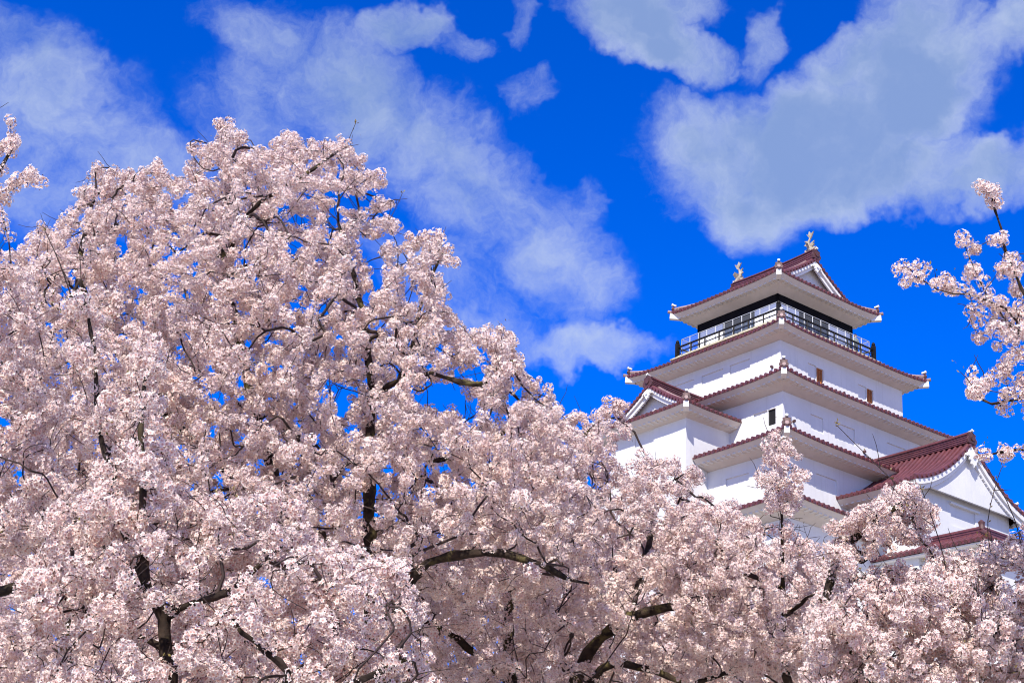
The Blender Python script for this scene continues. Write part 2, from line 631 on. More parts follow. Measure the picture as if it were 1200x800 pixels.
def wall_with_windows(mb, F, t0, t1, d, z0, z1, holes, depth=0.13):
    ts = sorted({t0, t1, *[h[0] for h in holes], *[h[1] for h in holes]})
    zs = sorted({z0, z1, *[h[2] for h in holes], *[h[3] for h in holes]})
    for i in range(len(ts) - 1):
        for j in range(len(zs) - 1):
            ct, cz = (ts[i] + ts[i + 1]) / 2, (zs[j] + zs[j + 1]) / 2
            if any(h[0] < ct < h[1] and h[2] < cz < h[3] for h in holes):
                continue
            mb.quad(F(ts[i], d, zs[j]), F(ts[i + 1], d, zs[j]), F(ts[i + 1], d, zs[j + 1]), F(ts[i], d, zs[j + 1]))
    for a, b, c, e, *_ in holes:
        q = [(a, c), (b, c), (b, e), (a, e)]
        for k in range(4):
            p, r = q[k], q[(k + 1) % 4]
            mb.quad(F(p[0], d, p[1]), F(r[0], d, r[1]), F(r[0], d - depth * 3, r[1]), F(p[0], d - depth * 3, p[1]))


WINDOW_LOOKS = {'white': (PLASTER, 0.07, "white closed shutter"), 'orange': (SHUTTER, 0.10, "orange brown wooden shutter"), 'open': (DARK, 0.08, "dark open window")}


def put_windows(wall, F, d, holes):
    for a, b, c, e, look in holes:
        mat, dep, lab = WINDOW_LOOKS[look]
        m = MB()
        dd = d - dep
        p = [F(a, dd, c), F(b, dd, c), F(b, dd, e), F(a, dd, e)]
        q = [F(a, dd - 0.04, c), F(b, dd - 0.04, c), F(b, dd - 0.04, e), F(a, dd - 0.04, e)]
        m.add(p + q, [(0, 1, 2, 3), (7, 6, 5, 4), (0, 4, 5, 1), (1, 5, 6, 2), (2, 6, 7, 3), (3, 7, 4, 0)])
        if look == 'orange':
            n = 4
            for i in range(1, n):
                t = a + (b - a) * i / n
                m.bar(F(t, dd + 0.012, c), F(t, dd + 0.012, e), 0.03, 0.03, F(0, 1, 0) if False else (0.3, 0.7, 0))
        o = m.build("window_shutter" if look != 'open' else "window", mat, wall)
        o['label'] = lab


def tier_wall(half, z0, z1, holes):
    m = MB()
    for side, F in FR.items():
        wall_with_windows(m, F, -half, half, half, z0, z1, holes.get(side, []))
    w = m.build("wall", PLASTER, keep)
    for side, hs_ in holes.items():
        put_windows(w, FR[side], half, hs_)
    return w


def studs(wall, F, d, spots):
    for t, z in spots:
        m = MB()
        m.bar(F(t, d - 0.01, z), F(t, d + 0.16, z + 0.02), 0.10, 0.12)
        m.build("wall_bracket", RIDGE_END, wall)


W_ = 'white'
# tier heights: (roof half width, eave height, half width where it meets the wall above, its height there, half width of the wall below, soffit height)
wB = tier_wall(5.10, 28.9, 31.80, {
    'right': [(1.66, 2.24, 30.2, 31.08, 'orange'), (2.26, 2.93, 30.2, 31.14, W_), (-2.53, -1.96, 30.25, 31.08, 'orange'), (-1.92, -1.22, 30.25, 31.12, W_)],
    'left': [(1.34, 2.87, 30.4, 31.36, W_), (-0.87, 0.81, 30.4, 31.34, W_), (-3.1, -1.5, 30.4, 31.34, W_)]})
wC = tier_wall(6.65, 25.0, 27.98, {
    'right': [(3.56, 4.54, 26.45, 27.32, W_), (1.05, 2.68, 26.45, 27.40, W_), (-3.2, -1.6, 26.45, 27.40, W_)],
    'left': [(5.62, 6.15, 26.30, 27.18, 'open'), (4.61, 5.59, 26.35, 27.20, W_)]})
wD = tier_wall(8.25, 20.9, 23.98, {'right': [(4.49, 6.07, 22.55, 23.35, W_)], 'left': [(4.2, 5.8, 22.55, 23.35, W_)]})
wE = tier_wall(9.9, 12.0, 19.85, {})
studs(wB, FR['left'], 5.10, [(4.55, 30.35), (2.2, 29.9)])
studs(wB, FR['right'], 5.10, [(4.4, 30.25), (0.1, 30.15), (-3.7, 30.1)])
studs(wC, FR['right'], 6.65, [(5.9, 26.5), (0.4, 26.3)])
roofB = skirt_roof('B', 6.15, 32.28, 3.9, 33.02, 5.10, 31.80)
roofC = skirt_roof('C', 7.75, 28.52, 5.0, 29.40, 6.65, 27.98)
roofD = skirt_roof('D', 9.40, 24.50, 6.55, 25.40, 8.25, 23.98, left_clip=2.95)
roofE = skirt_roof('E', 11.10, 20.42, 8.15, 21.75, 9.9, 19.85)

# top storey: black frame, pale sliding panels, dark glazed middle
top = MB()
for F in FR.values():
    top.quad(F(-3.05, 3.05, 33.4), F(3.05, 3.05, 33.4), F(3.05, 3.05, 35.5), F(-3.05, 3.05, 35.5))
topw = top.build("wall", DARK, keep)
hb = MB()
for F in FR.values():
    for t0, t1 in ((-3.21, 3.21),):
        a, b = F(t0, 3.04, 35.36), F(t1, 3.21, 35.84)
        hb.box(min(a[0], b[0]), max(a[0], b[0]), min(a[1], b[1]), max(a[1], b[1]), 35.36, 35.845)
for su in (1, -1):
    for sv in (1, -1):
        hb.box(su * 3.19 - 0.12 * (su > 0) - 0.0, su * 3.19 + 0.12 * (su < 0), sv * 3.19 - 0.12 * (sv > 0), sv * 3.19 + 0.12 * (sv < 0), 33.4, 35.37)
hb.build("header_beam", BLACKWOOD, topw)
for F in FR.values():
    for t0, t1 in ((1.36, 3.04), (-3.04, -1.20)):
        m = MB()
        a, b = F(t0, 3.08, 33.5), F(t1, 3.13, 35.40)
        m.box(min(a[0], b[0]), max(a[0], b[0]), min(a[1], b[1]), max(a[1], b[1]), 33.5, 35.42)
        m.build("sliding_panel", PANEL, topw)
    m = MB()
    for t0, t1 in ((-1.05, -0.35), (-0.28, 0.42), (0.5, 1.2)):
        m.quad(F(t0, 3.07, 33.6), F(t1, 3.07, 33.6), F(t1, 3.07, 34.95), F(t0, 3.07, 34.95))
    m.build("window", GLASS, topw)

# balcony
deck = MB()
deck.box(-4.22, 4.22, -4.22, 4.22, 33.16, 33.52)
dk = deck.build("balcony_deck", OLIVE, keep)
edge = MB()
for F in FR.values():
    for lo_, hi_, z0, z1 in ((4.18, 4.34, 33.523, 33.60), (3.98, 4.10, 33.66, 33.78)):
        a, b = F(-hi_, lo_, 0), F(hi_ - (0.16 if F in (FR['right'], FR['back_left']) else 0.0) * 0, hi_, 0)
        edge.box(min(a[0], b[0]), max(a[0], b[0]), min(a[1], b[1]), max(a[1], b[1]), z0 + (0.002 if F in (FR['left'], FR['back_right']) else 0), z1 + (0.002 if F in (FR['left'], FR['back_right']) else 0))
edge.build("deck_edge_board", CREAM, dk)
brk = MB()
for F in FR.values():
    for t in np.linspace(-3.4, 3.4, 7):
        brk.bar(F(t, 3.9, 33.62), F(t, 4.28, 33.62), 0.12, 0.10)
brk.build("deck_bracket", RAILWOOD, dk)
rail = MB()
for F in FR.values():
    for z, w in ((34.06, 0.045), (34.36, 0.085)):
        rail.bar(F(-4.03, 4.03, z), F(4.03, 4.03, z), w, w)
    for t in np.linspace(-4.03, 4.03, 8)[1:-1]:
        rail.bar(F(t, 4.03, 33.5), F(t, 4.03, 34.36), 0.08, 0.08, (0.6, 0.8, 0))
for su in (1, -1):
    for sv in (1, -1):
        rail.box(su * 4.03 - 0.10, su * 4.03 + 0.10, sv * 4.03 - 0.10, sv * 4.03 + 0.10, 33.5, 34.62)
        rail.tube([(su * 4.03, sv * 4.03, z) for z in (34.62, 34.66, 34.70, 34.78, 34.86)], [0.06, 0.10, 0.12, 0.09, 0.01], 8)
rail.build("balcony_railing", RAILWOOD, keep)
gp, gm = MB(), MB()
for F in FR.values():
    for t in np.linspace(-3.86, 3.86, 12):
        gp.bar(F(t, 3.86, 33.55), F(t, 3.86, 34.90), 0.042, 0.042, (0.6, 0.8, 0))
    gp.bar(F(-3.86, 3.86, 34.90), F(3.86, 3.86, 34.90), 0.03, 0.025)
    gm.quad(F(-3.86, 3.84, 33.6), F(3.86, 3.84, 33.6), F(3.86, 3.84, 34.95), F(-3.86, 3.84, 34.95))
gpo = gp.build("safety_guard", STEEL, keep)
gm.build("guard_mesh", GUARD, gpo)


# ---- roofs with gables
def gabled_roof(F, half, z_e, z_r, front, back, hip, gable_in, joint, wall_half, wall_front, sag=0.30, sori=0.14, both=False,
                board=0.34, ridge_h=0.5, pend=0.5, dentil=True):
    """Ridge along the outward direction d of frame F; gable looks outward.  hip: plan depth of the hipped skirt in front of the gable (0: plain gable)."""
    H = z_r - z_e

    def height(k):
        return z_e + H * ((1 - sag) * k + sag * k * k)
    tile, eave, dent = MB(), MB(), MB()
    whites = []
    dents = []
    gd = front - hip                                   # gable plane
    over = gd + (0.28 if hip else 0.0)                  # verge of the upper roof

    def lift(d, k):
        x = (d - back) / (front - back) if not both else abs(d) / front
        return sori * max(0, x) ** 5 * (1 - k) ** 2
    kh = hip / half if hip else 0.0
    for sg in (1, -1):
        fn = lambda s, k, sg=sg: F(sg * half * (1 - k), s, height(k) + lift(s, k))

        def hi(k):
            return over if (k >= kh * 0.86 or not hip) else front - half * k
        lo = (lambda k: -hi(k)) if both else (lambda k: back)
        tm = lambda s: 1.0 if abs(s) <= over else max(0.0, (front - abs(s)) / half - 0.01)
        slope(tile, fn, lo, hi, tm, ((-front if both else back) + 0.05, front - 0.07), 11, 26)

        def ef(s, o, dz, sg=sg):
            if dz == 'joint':
                lim = wall_front
                return F(sg * (wall_half - 0.03), max(-lim, min(lim, s)), joint)
            w = half - o
            return F(sg * w, max(-(front - o), min(front - o, s)), z_e + dz + lift(s, 0))
        eave_band(eave, ef, (-front if both else back), front, joint, half - wall_half, dent=dent)
        if not hip:
            dents.append(dent)
            dent = MB()
    ends = (1, -1) if both else (1,)
    for e in ends:
        G = (lambda t, d, z, e=e: F(t, d * e, z))
        if hip:
            run = hip + gable_in
            fn = lambda s, k: G(s, front - run * k, height(run * k / half) + sori * (abs(s) / half) ** 5 * (1 - k) ** 2)
            slope(tile, fn, lambda k: -(half - run * k), lambda k: half - run * k, lambda s: min(1, (half - abs(s)) / run - 0.01), (-half + 0.06, half - 0.06), 6, 26)

            def ef2(s, o, dz):
                if dz == 'joint':
                    return G(max(-wall_half, min(wall_half, s)), wall_front - 0.03, joint)
                w = half - o
                return G(max(-w, min(w, s)), front - o, z_e + dz + sori * (abs(s) / half) ** 5)
            eave_band(eave, ef2, -half, half, joint, front - wall_front, dent=dent)
        # verge tiles and bargeboards along both rakes
        k0 = kh * 0.8
        ks = np.linspace(k0, 1.0, 14)
        for sg in (1, -1):
            pts = [np.array(G(sg * half * (1 - k), over - 0.10, height(k) + 0.05 + lift(over, k))) for k in ks]
            tile.tube(pts, 0.12, 7)
            outd = np.array(G(0, 1, 0)) - np.array(G(0, 0, 0))
            L = 0
            last = pts[0]
            for a, b in zip(pts[:-1], pts[1:]):
                n = max(1, int(np.linalg.norm(b - a) / 0.30))
                for i in range(n):
                    p = a + (b - a) * (i + 0.5) / n - np.array((0, 0, 0.04))
                    tile.tube([p - outd * 0.02, p + outd * 0.17], 0.10, 7)
            white = MB()
            whites.append(white)
            for thick, dep, drop0, drop1 in ((0.12, 0.02, 0.07, board), (0.10, 0.14, board - 0.04, board + 0.24)):
                f0, prof = over - dep, []
                for k in ks:
                    prof.append((sg * half * (1 - k), height(k) + lift(over, k)))
                up_, dn = [], []
                for t, z in prof:
                    up_.append(G(t, f0, z - drop0))
                    dn.append(G(t, f0, z - drop1))
                nn = len(up_)
                back_u = [np.array(p) - outd * thick for p in up_]
                back_d = [np.array(p) - outd * thick for p in dn]
                white.add(up_ + dn + back_u + back_d,
                          [(i, i + 1, nn + i + 1, nn + i) for i in range(nn - 1)] + [(2 * nn + i, 3 * nn + i, 3 * nn + i + 1, 2 * nn + i + 1) for i in range(nn - 1)]
                          + [(nn + i, nn + i + 1, 3 * nn + i + 1, 3 * nn + i) for i in range(nn - 1)] + [(i, 2 * nn + i, 2 * nn + i + 1, i + 1) for i in range(nn - 1)])
            # small dentils under the inner board
            for k in np.linspace(k0 + 0.05, 0.95, int(half * 5)) if dentil else ():
                z = height(k) + lift(over, k) - board - 0.25
                white.bar(G(sg * half * (1 - k), over - 0.26, z + 0.025), G(sg * half * (1 - k), over - 0.15, z + 0.025), 0.07, 0.07)
        # gable wall, set back
        wallp = [G(half * (1 - k), gd - 0.25, height(k) - 0.05) for k in np.linspace(k0, 1, 10)] + [G(-half * (1 - k), gd - 0.25, height(k) - 0.05) for k in np.linspace(1, k0, 10)[1:]]
        gw = MB()
        gw.slab(wallp, None, np.array(G(0, -1, 0)) - np.array(G(0, 0, 0)), 0.12)
        white_wall = gw
        # hanging carved pendant
        o2 = [(0, -0.02), (0.42, -0.20), (0.95, -0.55), (1.02, -0.72), (0.78, -0.74), (0.66, -0.62), (0.5, -0.72), (0.52, -0.95), (0.34, -1.02), (0.30, -1.28), (0.12, -1.36), (0, -1.56)]
        outl = [(a * pend, b * pend) for a, b in o2] + [(-a * pend, b * pend) for a, b in o2[-2:0:-1]]
        pm = MB()
        pm.slab([G(a, over + 0.0, z_r - board * 0.9 + b) for a, b in outl], None, np.array(G(0, 1, 0)) - np.array(G(0, 0, 0)), 0.09)
        pm.tube([G(0, over + 0.06, z_r - board * 0.9 - 0.62 * pend), G(0, over + 0.15, z_r - board * 0.9 - 0.62 * pend)], 0.2 * pend, 10)
        pends = pm
        roof_parts.append((white_wall, pends))
    roof = tile.build("roof", TILE, keep, True, flat_angle=40)
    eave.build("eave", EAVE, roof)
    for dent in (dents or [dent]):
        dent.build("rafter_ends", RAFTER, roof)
    for white in whites:
        white.build("gable_board", WHITEWOOD, roof)
    for ww, pp in roof_parts:
        ww.build("gable_wall", PLASTER, roof)
        pp.build("gable_pendant", WHITEWOOD, roof)
    roof_parts.clear()
    # main ridge, hips
    rd = MB()
    d0 = -over + 0.02 if both else back
    d1 = over - 0.02
    n = 8
    path = [np.array(F(0, d, z_r - 0.05 + (0.10 * abs((d - (d0 if not both else 0)) / (d1 - (d0 if not both else 0))) ** 3))) for d in np.linspace(d0, d1, n)]
    for i in range(n - 1):
        a, b = path[i], path[i + 1]
        rd.bar(a + (0, 0, ridge_h / 2), b + (0, 0, ridge_h / 2), 0.34, ridge_h)
        for q in (0.2, 0.45, 0.7):
            rd.bar(a + (0, 0, ridge_h * q), b + (0, 0, ridge_h * q), 0.40, 0.03)
        rd.bar(a + (0, 0, ridge_h), b + (0, 0, ridge_h), 0.46, 0.05)
    rd.tube([p + (0, 0, ridge_h + 0.06) for p in path], 0.12, 8)
    dd = np.array(F(0, 1, 0)) - np.array(F(0, 0, 0))
    if hip:
        for e in ends:
            for sg in (1, -1):
                pth = []
                for k in np.linspace(0, hip, 5):
                    q = np.array(F(sg * (half - k), (front - k) * e, height(k / half) + sori * (1 - k / hip) ** 2))
                    pth.append(q)
                dg = np.array(F(sg, e, 0)) - np.array(F(0, 0, 0))
                dg = dg / np.linalg.norm(dg)
                hp = MB()
                ridge_run(hp, [q - dg * (0.22 if i == 0 else 0) for i, q in enumerate(pth)], 0.26, 0.26)
                ridge_end(roof, pth[0] - dg * 0.22 + (0, 0, 0.2), dg + (0, 0, 0.15), 0.40)
                hp.tube([pth[0] - dg * 0.1 + (0, 0, 0.02), pth[0] + dg * 0.16 + (0, 0, 0.07)], 0.10, 8)
                # descending ridge on the main slope beside the gable
                pd = [np.array(F(sg * half * (1 - k), (gd - 0.35) * e, height(k))) for k in np.linspace(kh * 0.95, 1.0, 8)]
                ridge_run(hp, pd, 0.20, 0.18)
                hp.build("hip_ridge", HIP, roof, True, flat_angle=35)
    rd.build("main_ridge", TILE, roof, True, flat_angle=35)
    if hip:
        for e in ends:
            for sg in (1, -1):
                bl = MB()
                p0 = np.array(F(sg * half, front * e, z_e + sori))
                dg = np.array(F(sg, e, 0)) - np.array(F(0, 0, 0))
                dg = dg / np.linalg.norm(dg)
                bl.bar(p0 - dg * 0.55 + (0, 0, -0.29), p0 + dg * 0.03 + (0, 0, -0.25), 0.27, 0.34)
                bl.build("corner_rafter", WHITEWOOD, roof)
    for e in ends:
        ridge_end(roof, np.array(F(0, (over - 0.03) * e, z_r + ridge_h * 0.45)), dd * e, 0.62)
    return roof


roof_parts = []
# top roof: ridge runs towards the right-hand face
def top_roof():
    return gabled_roof(FR['right'], 4.36, 36.50, 39.10, 4.36, -4.36, 1.36, 0.1, 35.84, 3.19, 3.19, both=True, board=0.30, pend=0.40, ridge_h=0.55, dentil=False)


roofA = top_roof()

# bay that stands out from the left-hand face
roofBay = gabled_roof(FR['left'], 3.77, 27.02, 29.10, 10.70, 5.6, 1.05, 0.1, 26.55, 2.95, 9.85, board=0.26, pend=0.38, ridge_h=0.38, sori=0.10)
bay = MB()
BAY_W = [(-1.02, 0.47, 25.65, 26.55, W_)]
bay_z = 26.58
wall_with_windows(bay, FR['left'], -2.92, 2.92, 9.85, 18.0, bay_z, BAY_W)
for su in (1, -1):
    bay.quad((su * 2.92, 9.85, 18.0), (su * 2.92, 6.0, 18.0), (su * 2.92, 6.0, bay_z), (su * 2.92, 9.85, bay_z))
bw = bay.build("wall", PLASTER, keep)
put_windows(bw, FR['left'], 9.85, BAY_W)

# gabled wing on the right-hand face
roofWing = gabled_roof(FR['right'], 4.55, 22.42, 25.38, 13.10, 6.4, 0.0, 0.0, 21.95, 3.75, 12.35, sag=0.62, sori=0.10, board=0.36, pend=0.62, ridge_h=0.42)
wing = MB()
WING_W = [(-0.95, 1.05, 21.05, 22.10, W_)]
wall_with_windows(wing, FR['right'], -3.75, 3.75, 12.40, 14.0, 22.9, WING_W)
for sv in (1, -1):
    wing.quad((12.40, sv * 3.75, 14.0), (8.0, sv * 3.75, 14.0), (8.0, sv * 3.75, 22.6), (12.40, sv * 3.75, 22.6))
ww = wing.build("wall", PLASTER, keep)
put_windows(ww, FR['right'], 12.40, WING_W)
lint = MB()
lint.bar((12.46, -1.15, 22.16), (12.46, 1.15, 22.16), 0.16, 0.10)
lint.build("window_lintel", WHITEWOOD, ww)

# two fish-shaped ridge ornaments
def fish_ornament(u, face):
    m = MB()
    prof = [(0.32, 0.0, 0.20), (0.22, 0.16, 0.24), (0.02, 0.32, 0.21), (-0.10, 0.55, 0.16), (-0.06, 0.78, 0.11), (0.06, 0.98, 0.07), (0.10, 1.08, 0.04)]
    z0 = 39.66
    path = [(u + face * a, 0, z0 + b) for a, b, r in prof]
    m.tube(path, [r * 0.72 for a, b, r in prof], 9, up=(0, 1, 0))
    P = lambda a, b: (u + face * a, -0.03, z0 + b)
    for outl in ([(0.06, 0.95), (-0.20, 1.34), (-0.06, 1.24), (0.02, 1.46), (0.14, 1.26), (0.36, 1.36), (0.16, 0.98)],
                 [(0.12, 0.30), (0.42, 0.52), (0.28, 0.56), (0.40, 0.74), (0.04, 0.62)],
                 [(-0.10, 0.50), (-0.38, 0.62), (-0.24, 0.74), (-0.34, 0.92), (-0.06, 0.84)],
                 [(0.34, 0.02), (0.58, 0.10), (0.46, 0.20), (0.54, 0.30), (0.24, 0.28)],
                 [(0.10, 0.02), (-0.42, -0.04), (-0.30, 0.14), (-0.36, 0.28), (-0.02, 0.34)]):
        m.slab([P(a, b) for a, b in outl], None, (0, 1, 0), 0.07)
    for sgn in (1, -1):
        m.slab([(u + face * a, sgn * 0.12 + sgn * c, z0 + b) for a, b, c in ((0.1, 0.25, 0), (-0.12, 0.5, 0.02), (0.0, 0.62, 0.26), (0.16, 0.48, 0.24))], None, (face * 0.3, 0, 0.1), 0.12)
    m.build("ridge_ornament", ORNAMENT, keep, True, flat_angle=30)


fish_ornament(2.80, 1)
fish_ornament(-2.90, -1)

# stone base below the lowest walls
sb = MB()
b0, b1 = 15.5, 11.6
sb.add([(-b0, -b0, -EYE), (b0, -b0, -EYE), (b0, b0, -EYE), (-b0, b0, -EYE), (-b1, -b1, 12), (b1, -b1, 12), (b1, b1, 12), (-b1, b1, 12)],
       [(0, 1, 5, 4), (1, 2, 6, 5), (2, 3, 7, 6), (3, 0, 4, 7), (4, 5, 6, 7)])
sb.build("stone_base", STONE, keep)

# tile-capped wall in front of the wing (corner seen below the gable)
wl = thing("tiled_wall", "low white wall with a dark red tiled cap turning a corner under the right gable", "wall", CASTLE_AT, CASTLE_RZ)
CU, CV, CZ = 15.6, 3.2, 19.15     # its corner
tw = MB()
tw.box(8.0, CU + 0.0, CV - 0.22, CV + 0.22, 9.0, CZ + 0.2)
tw.box(CU - 0.22, CU + 0.22, -9.0, CV - 0.221, 9.0, CZ + 0.2)
tw.build("wall_body", PLASTER, wl)
trim = MB()
trim.box(8.0, CU + 0.36, CV - 0.36, CV + 0.36, CZ - 0.42, CZ - 0.26)
trim.box(CU - 0.36, CU + 0.36, -9.0, CV - 0.361, CZ - 0.42, CZ - 0.26)
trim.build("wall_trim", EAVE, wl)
cap = MB()
ch, cr = 0.95, 0.52
for sg in (1, -1):
    lim = CU + sg * ch
    fn = lambda s, k, sg=sg: (min(s, CU + sg * ch * (1 - k)), CV + sg * ch * (1 - k), CZ - 0.12 + cr * k)
    slope(cap, fn, lambda k: 8.0, lambda k, sg=sg: CU + sg * ch * (1 - k), lambda s, sg=sg: 1.0 if s < CU - ch else max(0, min(1, 1 - (s - CU) / ch)) if sg > 0 else 0.0, (8.0, CU + ch), 4, 12)
    fn2 = lambda s, k, sg=sg: (CU + sg * ch * (1 - k), min(s, CV + sg * ch * (1 - k)), CZ - 0.12 + cr * k)
    slope(cap, fn2, lambda k: -9.0, lambda k, sg=sg: CV + sg * ch * (1 - k), lambda s, sg=sg: 1.0 if s < CV - ch else max(0, min(1, 1 - (s - CV) / ch)) if sg > 0 else 0.0, (-9.0, CV + ch), 4, 12)
ridge_run(cap, [(8.0, CV, CZ + cr - 0.14), (CU, CV, CZ + cr - 0.14)], 0.30, 0.34)
ridge_run(cap, [(CU, -9.0, CZ + cr - 0.139), (CU, CV, CZ + cr - 0.139)], 0.30, 0.34)
ridge_run(cap, [(CU, CV, CZ + cr - 0.13), (CU + ch, CV + ch, CZ - 0.12)], 0.22, 0.24)
cap.build("tile_cap", TILE, wl, True, flat_angle=40)
capw = MB()
capw.box(8.0, CU + ch - 0.10, CV - ch + 0.1, CV + ch - 0.10, CZ - 0.30, CZ - 0.225)
capw.box(CU - ch + 0.1, CU + ch - 0.101, -9.0, CV - ch + 0.099, CZ - 0.30, CZ - 0.225)
capw.build("cap_soffit", WHITEWOOD, wl)
fin = MB()
fin.tube([(CU, CV, CZ + cr + 0.1), (CU, CV, CZ + cr + 0.3), (CU, CV, CZ + cr + 0.42), (CU, CV, CZ + cr + 0.55)], [0.16, 0.14, 0.17, 0.03], 8)
fin.build("cap_finial", RIDGE_END, wl)


# ------------------------------------------------------------------ person on the balcony
def visitor():
    def cw(u, v, z):
        c, s = math.cos(CASTLE_RZ), math.sin(CASTLE_RZ)
        x, y = u, -v
        return Vector((CASTLE_AT[0] + x * c - y * s, CASTLE_AT[1] + x * s + y * c, z + EYE))
    base = cw(3.52, -3.05, 33.53)
    t = thing("person", "tiny person standing behind the safety guard at the right end of the top balcony", "person", base)
    J = {'pelvis': (0, 0, 0.93, .15), 'spine': (0, 0.0, 1.12, .14), 'chest': (0, 0, 1.30, .16), 'neck': (0, 0, 1.46, .06), 'head': (0, -0.02, 1.57, .085), 'crown': (0, -0.01, 1.68, .08),
         'sl': (-.18, 0, 1.40, .065), 'el': (-.25, -.05, 1.13, .05), 'wl': (-.2, -.22, 1.0, .038), 'hl': (-.17, -.30, 1.0, .035),
         'sr': (.18, 0, 1.40, .065), 'er': (.25, -.05, 1.13, .05), 'wr': (.2, -.22, 1.0, .038), 'hr': (.17, -.30, 1.0, .035),
         'tl': (-.1, 0, .85, .10), 'kl': (-.1, -.02, .48, .07), 'al': (-.1, 0.02, .09, .05), 'fl': (-.1, -.14, .04, .04),
         'tr': (.1, 0, .85, .10), 'kr': (.1, -.02, .48, .07), 'ar': (.1, 0.02, .09, .05), 'fr': (.1, -.14, .04, .04)}
    E_ = "pelvis-spine spine-chest chest-neck neck-head head-crown chest-sl sl-el el-wl wl-hl chest-sr sr-er er-wr wr-hr pelvis-tl tl-kl kl-al al-fl pelvis-tr tr-kr kr-ar ar-fr".split()
    names = list(J)
    me = bpy.data.meshes.new("body")
    me.from_pydata([J[n][:3] for n in names], [tuple(names.index(x) for x in e.split('-')) for e in E_], [])
    o = link("body", me, None, t)
    sk = o.modifiers.new("skin", 'SKIN')
    for i, n in enumerate(names):
        me.skin_vertices[0].data[i].radius = (J[n][3], J[n][3])
    me.skin_vertices[0].data[0].use_root = True
    o.modifiers.new("sub", 'SUBSURF').levels = 1
    dg = bpy.context.evaluated_depsgraph_get()
    me2 = bpy.data.meshes.new_from_object(o.evaluated_get(dg))
    o.modifiers.clear()
    o.data = me2
    me2.name = "body"
    for m in (plain("skin", (0.50, 0.30, 0.21), 0.6, 0.05), plain("grey_green_top", (0.16, 0.20, 0.19), 0.8, 0.1), plain("dark_trousers", (0.03, 0.035, 0.05), 0.8, 0.1)):
        me2.materials.append(m)
    for p in me2.polygons:
        z, r = p.center.z, abs(p.center.x)
        hand = p.center.y < -0.21 and 0.9 < z < 1.1
        p.material_index = 0 if (z > 1.47 or hand) else 1 if z > 0.92 else 2
        p.use_smooth = True
    h = MB()
    rings = []
    for k in range(6):
        a = k / 5 * math.pi / 2
        rings.append((0, 0.012, 1.585 + 0.125 * math.sin(a)))
    h.tube(rings, [0.104 * math.cos(k / 5 * math.pi / 2 * 0.97) + 0.003 for k in range(6)], 12, up=(0, 1, 0))
    h.build("hair", plain("brown_hair", (0.08, 0.035, 0.02), 0.6, 0.2), t, True, castle=False)
    t.rotation_euler = (0, 0, CASTLE_RZ + math.pi / 2)


visitor()

# ------------------------------------------------------------------ cherry trees
GOLD = math.pi * (3 - math.sqrt(5))


def flower_template(rng, lod):
    """One blossom facing +Z with unit radius: five cupped petals (lod 0) or a simple five-sided cup (lod 1)."""
    if lod == 0:
        v, col, f = [(0, 0, -0.22)], [0], []
        for i in range(5):
            a = 2 * math.pi * i / 5
            b = a + math.pi / 5
            v.append((0.98 * math.cos(a), 0.98 * math.sin(a), 0.14 + rng.uniform(-.12, .12)))
            col.append(2)
            v.append((0.56 * math.cos(b), 0.56 * math.sin(b), 0.0))
            col.append(1)
        for i in range(5):
            f.append((0, 2 + 2 * ((i - 1) % 5), 1 + 2 * i, 2 + 2 * i))
        return np.array(v), np.array(col), np.array(f)
    v = [(0, 0, -0.2)] + [(0.86 * math.cos(2 * math.pi * i / 4), 0.86 * math.sin(2 * math.pi * i / 4), 0.1) for i in range(4)]
    f = [(0, 1, 2, 2), (0, 3, 4, 4)]
    v = [(-0.8, -0.8, 0.12), (0.8, -0.8, 0), (0.8, 0.8, 0.12), (-0.8, 0.8, 0), (0, 0, -0.2)]
    return np.array(v[:4]), np.array([2, 1, 2, 1]), np.array([(0, 1, 2, 3)])


def ball_template(seed, n, lod, fr):
    """A ball of blossoms of unit radius; fr is the blossom radius relative to it."""
    rng = np.random.default_rng(seed)
    V, K, F, tint = [], [], [], []
    off = 0
    for i in range(n):
        z = 1 - 2 * (i + 0.5) / n
        a = i * GOLD + rng.uniform(-.5, .5)
        z = np.clip(z + rng.uniform(-.12, .12), -1, 1)
        d = np.array([math.sqrt(max(0, 1 - z * z)) * math.cos(a), math.sqrt(max(0, 1 - z * z)) * math.sin(a), z])
        fv, fc, ff = flower_template(rng, lod)
        n_ = d + rng.normal(0, 0.30, 3)
        n_ /= np.linalg.norm(n_)
        x = np.cross(n_, rng.normal(0, 1, 3))
        x /= np.linalg.norm(x)
        M = np.stack([x, np.cross(n_, x), n_], 0)
        r = fr * rng.uniform(.82, 1.15)
        V.append(fv @ M * r + d * rng.uniform(.80, 1.04))
        K.append(fc)
        tint.append(np.full(len(fv), rng.normal(0, 1)))
        F.append(ff + off)
        off += len(fv)
    # reddish bud scales and stalks between the blossoms
    for i in range(9 if lod == 0 else 2):
        d = rng.normal(0, 1, 3)
        d /= np.linalg.norm(d)
        x = np.cross(d, rng.normal(0, 1, 3))
        x /= np.linalg.norm(x)
        r = fr * 0.42
        p = d * rng.uniform(.78, 1.0)
        V.append(np.array([p - x * r * .5, p + d * r * .9 - x * r * .3, p + d * r * 1.2 + x * r * .3, p + x * r * .5]))
        K.append(np.full(4, 3))
        tint.append(np.zeros(4))
        F.append(np.array([[0, 1, 2, 3]]) + off)
        off += 4
    return np.concatenate(V), np.concatenate(K), np.concatenate(F), np.concatenate(tint)


BALLS = {0: [ball_template(100 + i, 21 + i % 6, 0, 0.35) for i in range(10)],
         1: [ball_template(200 + i, 24 + i % 5, 1, 0.34) for i in range(8)]}
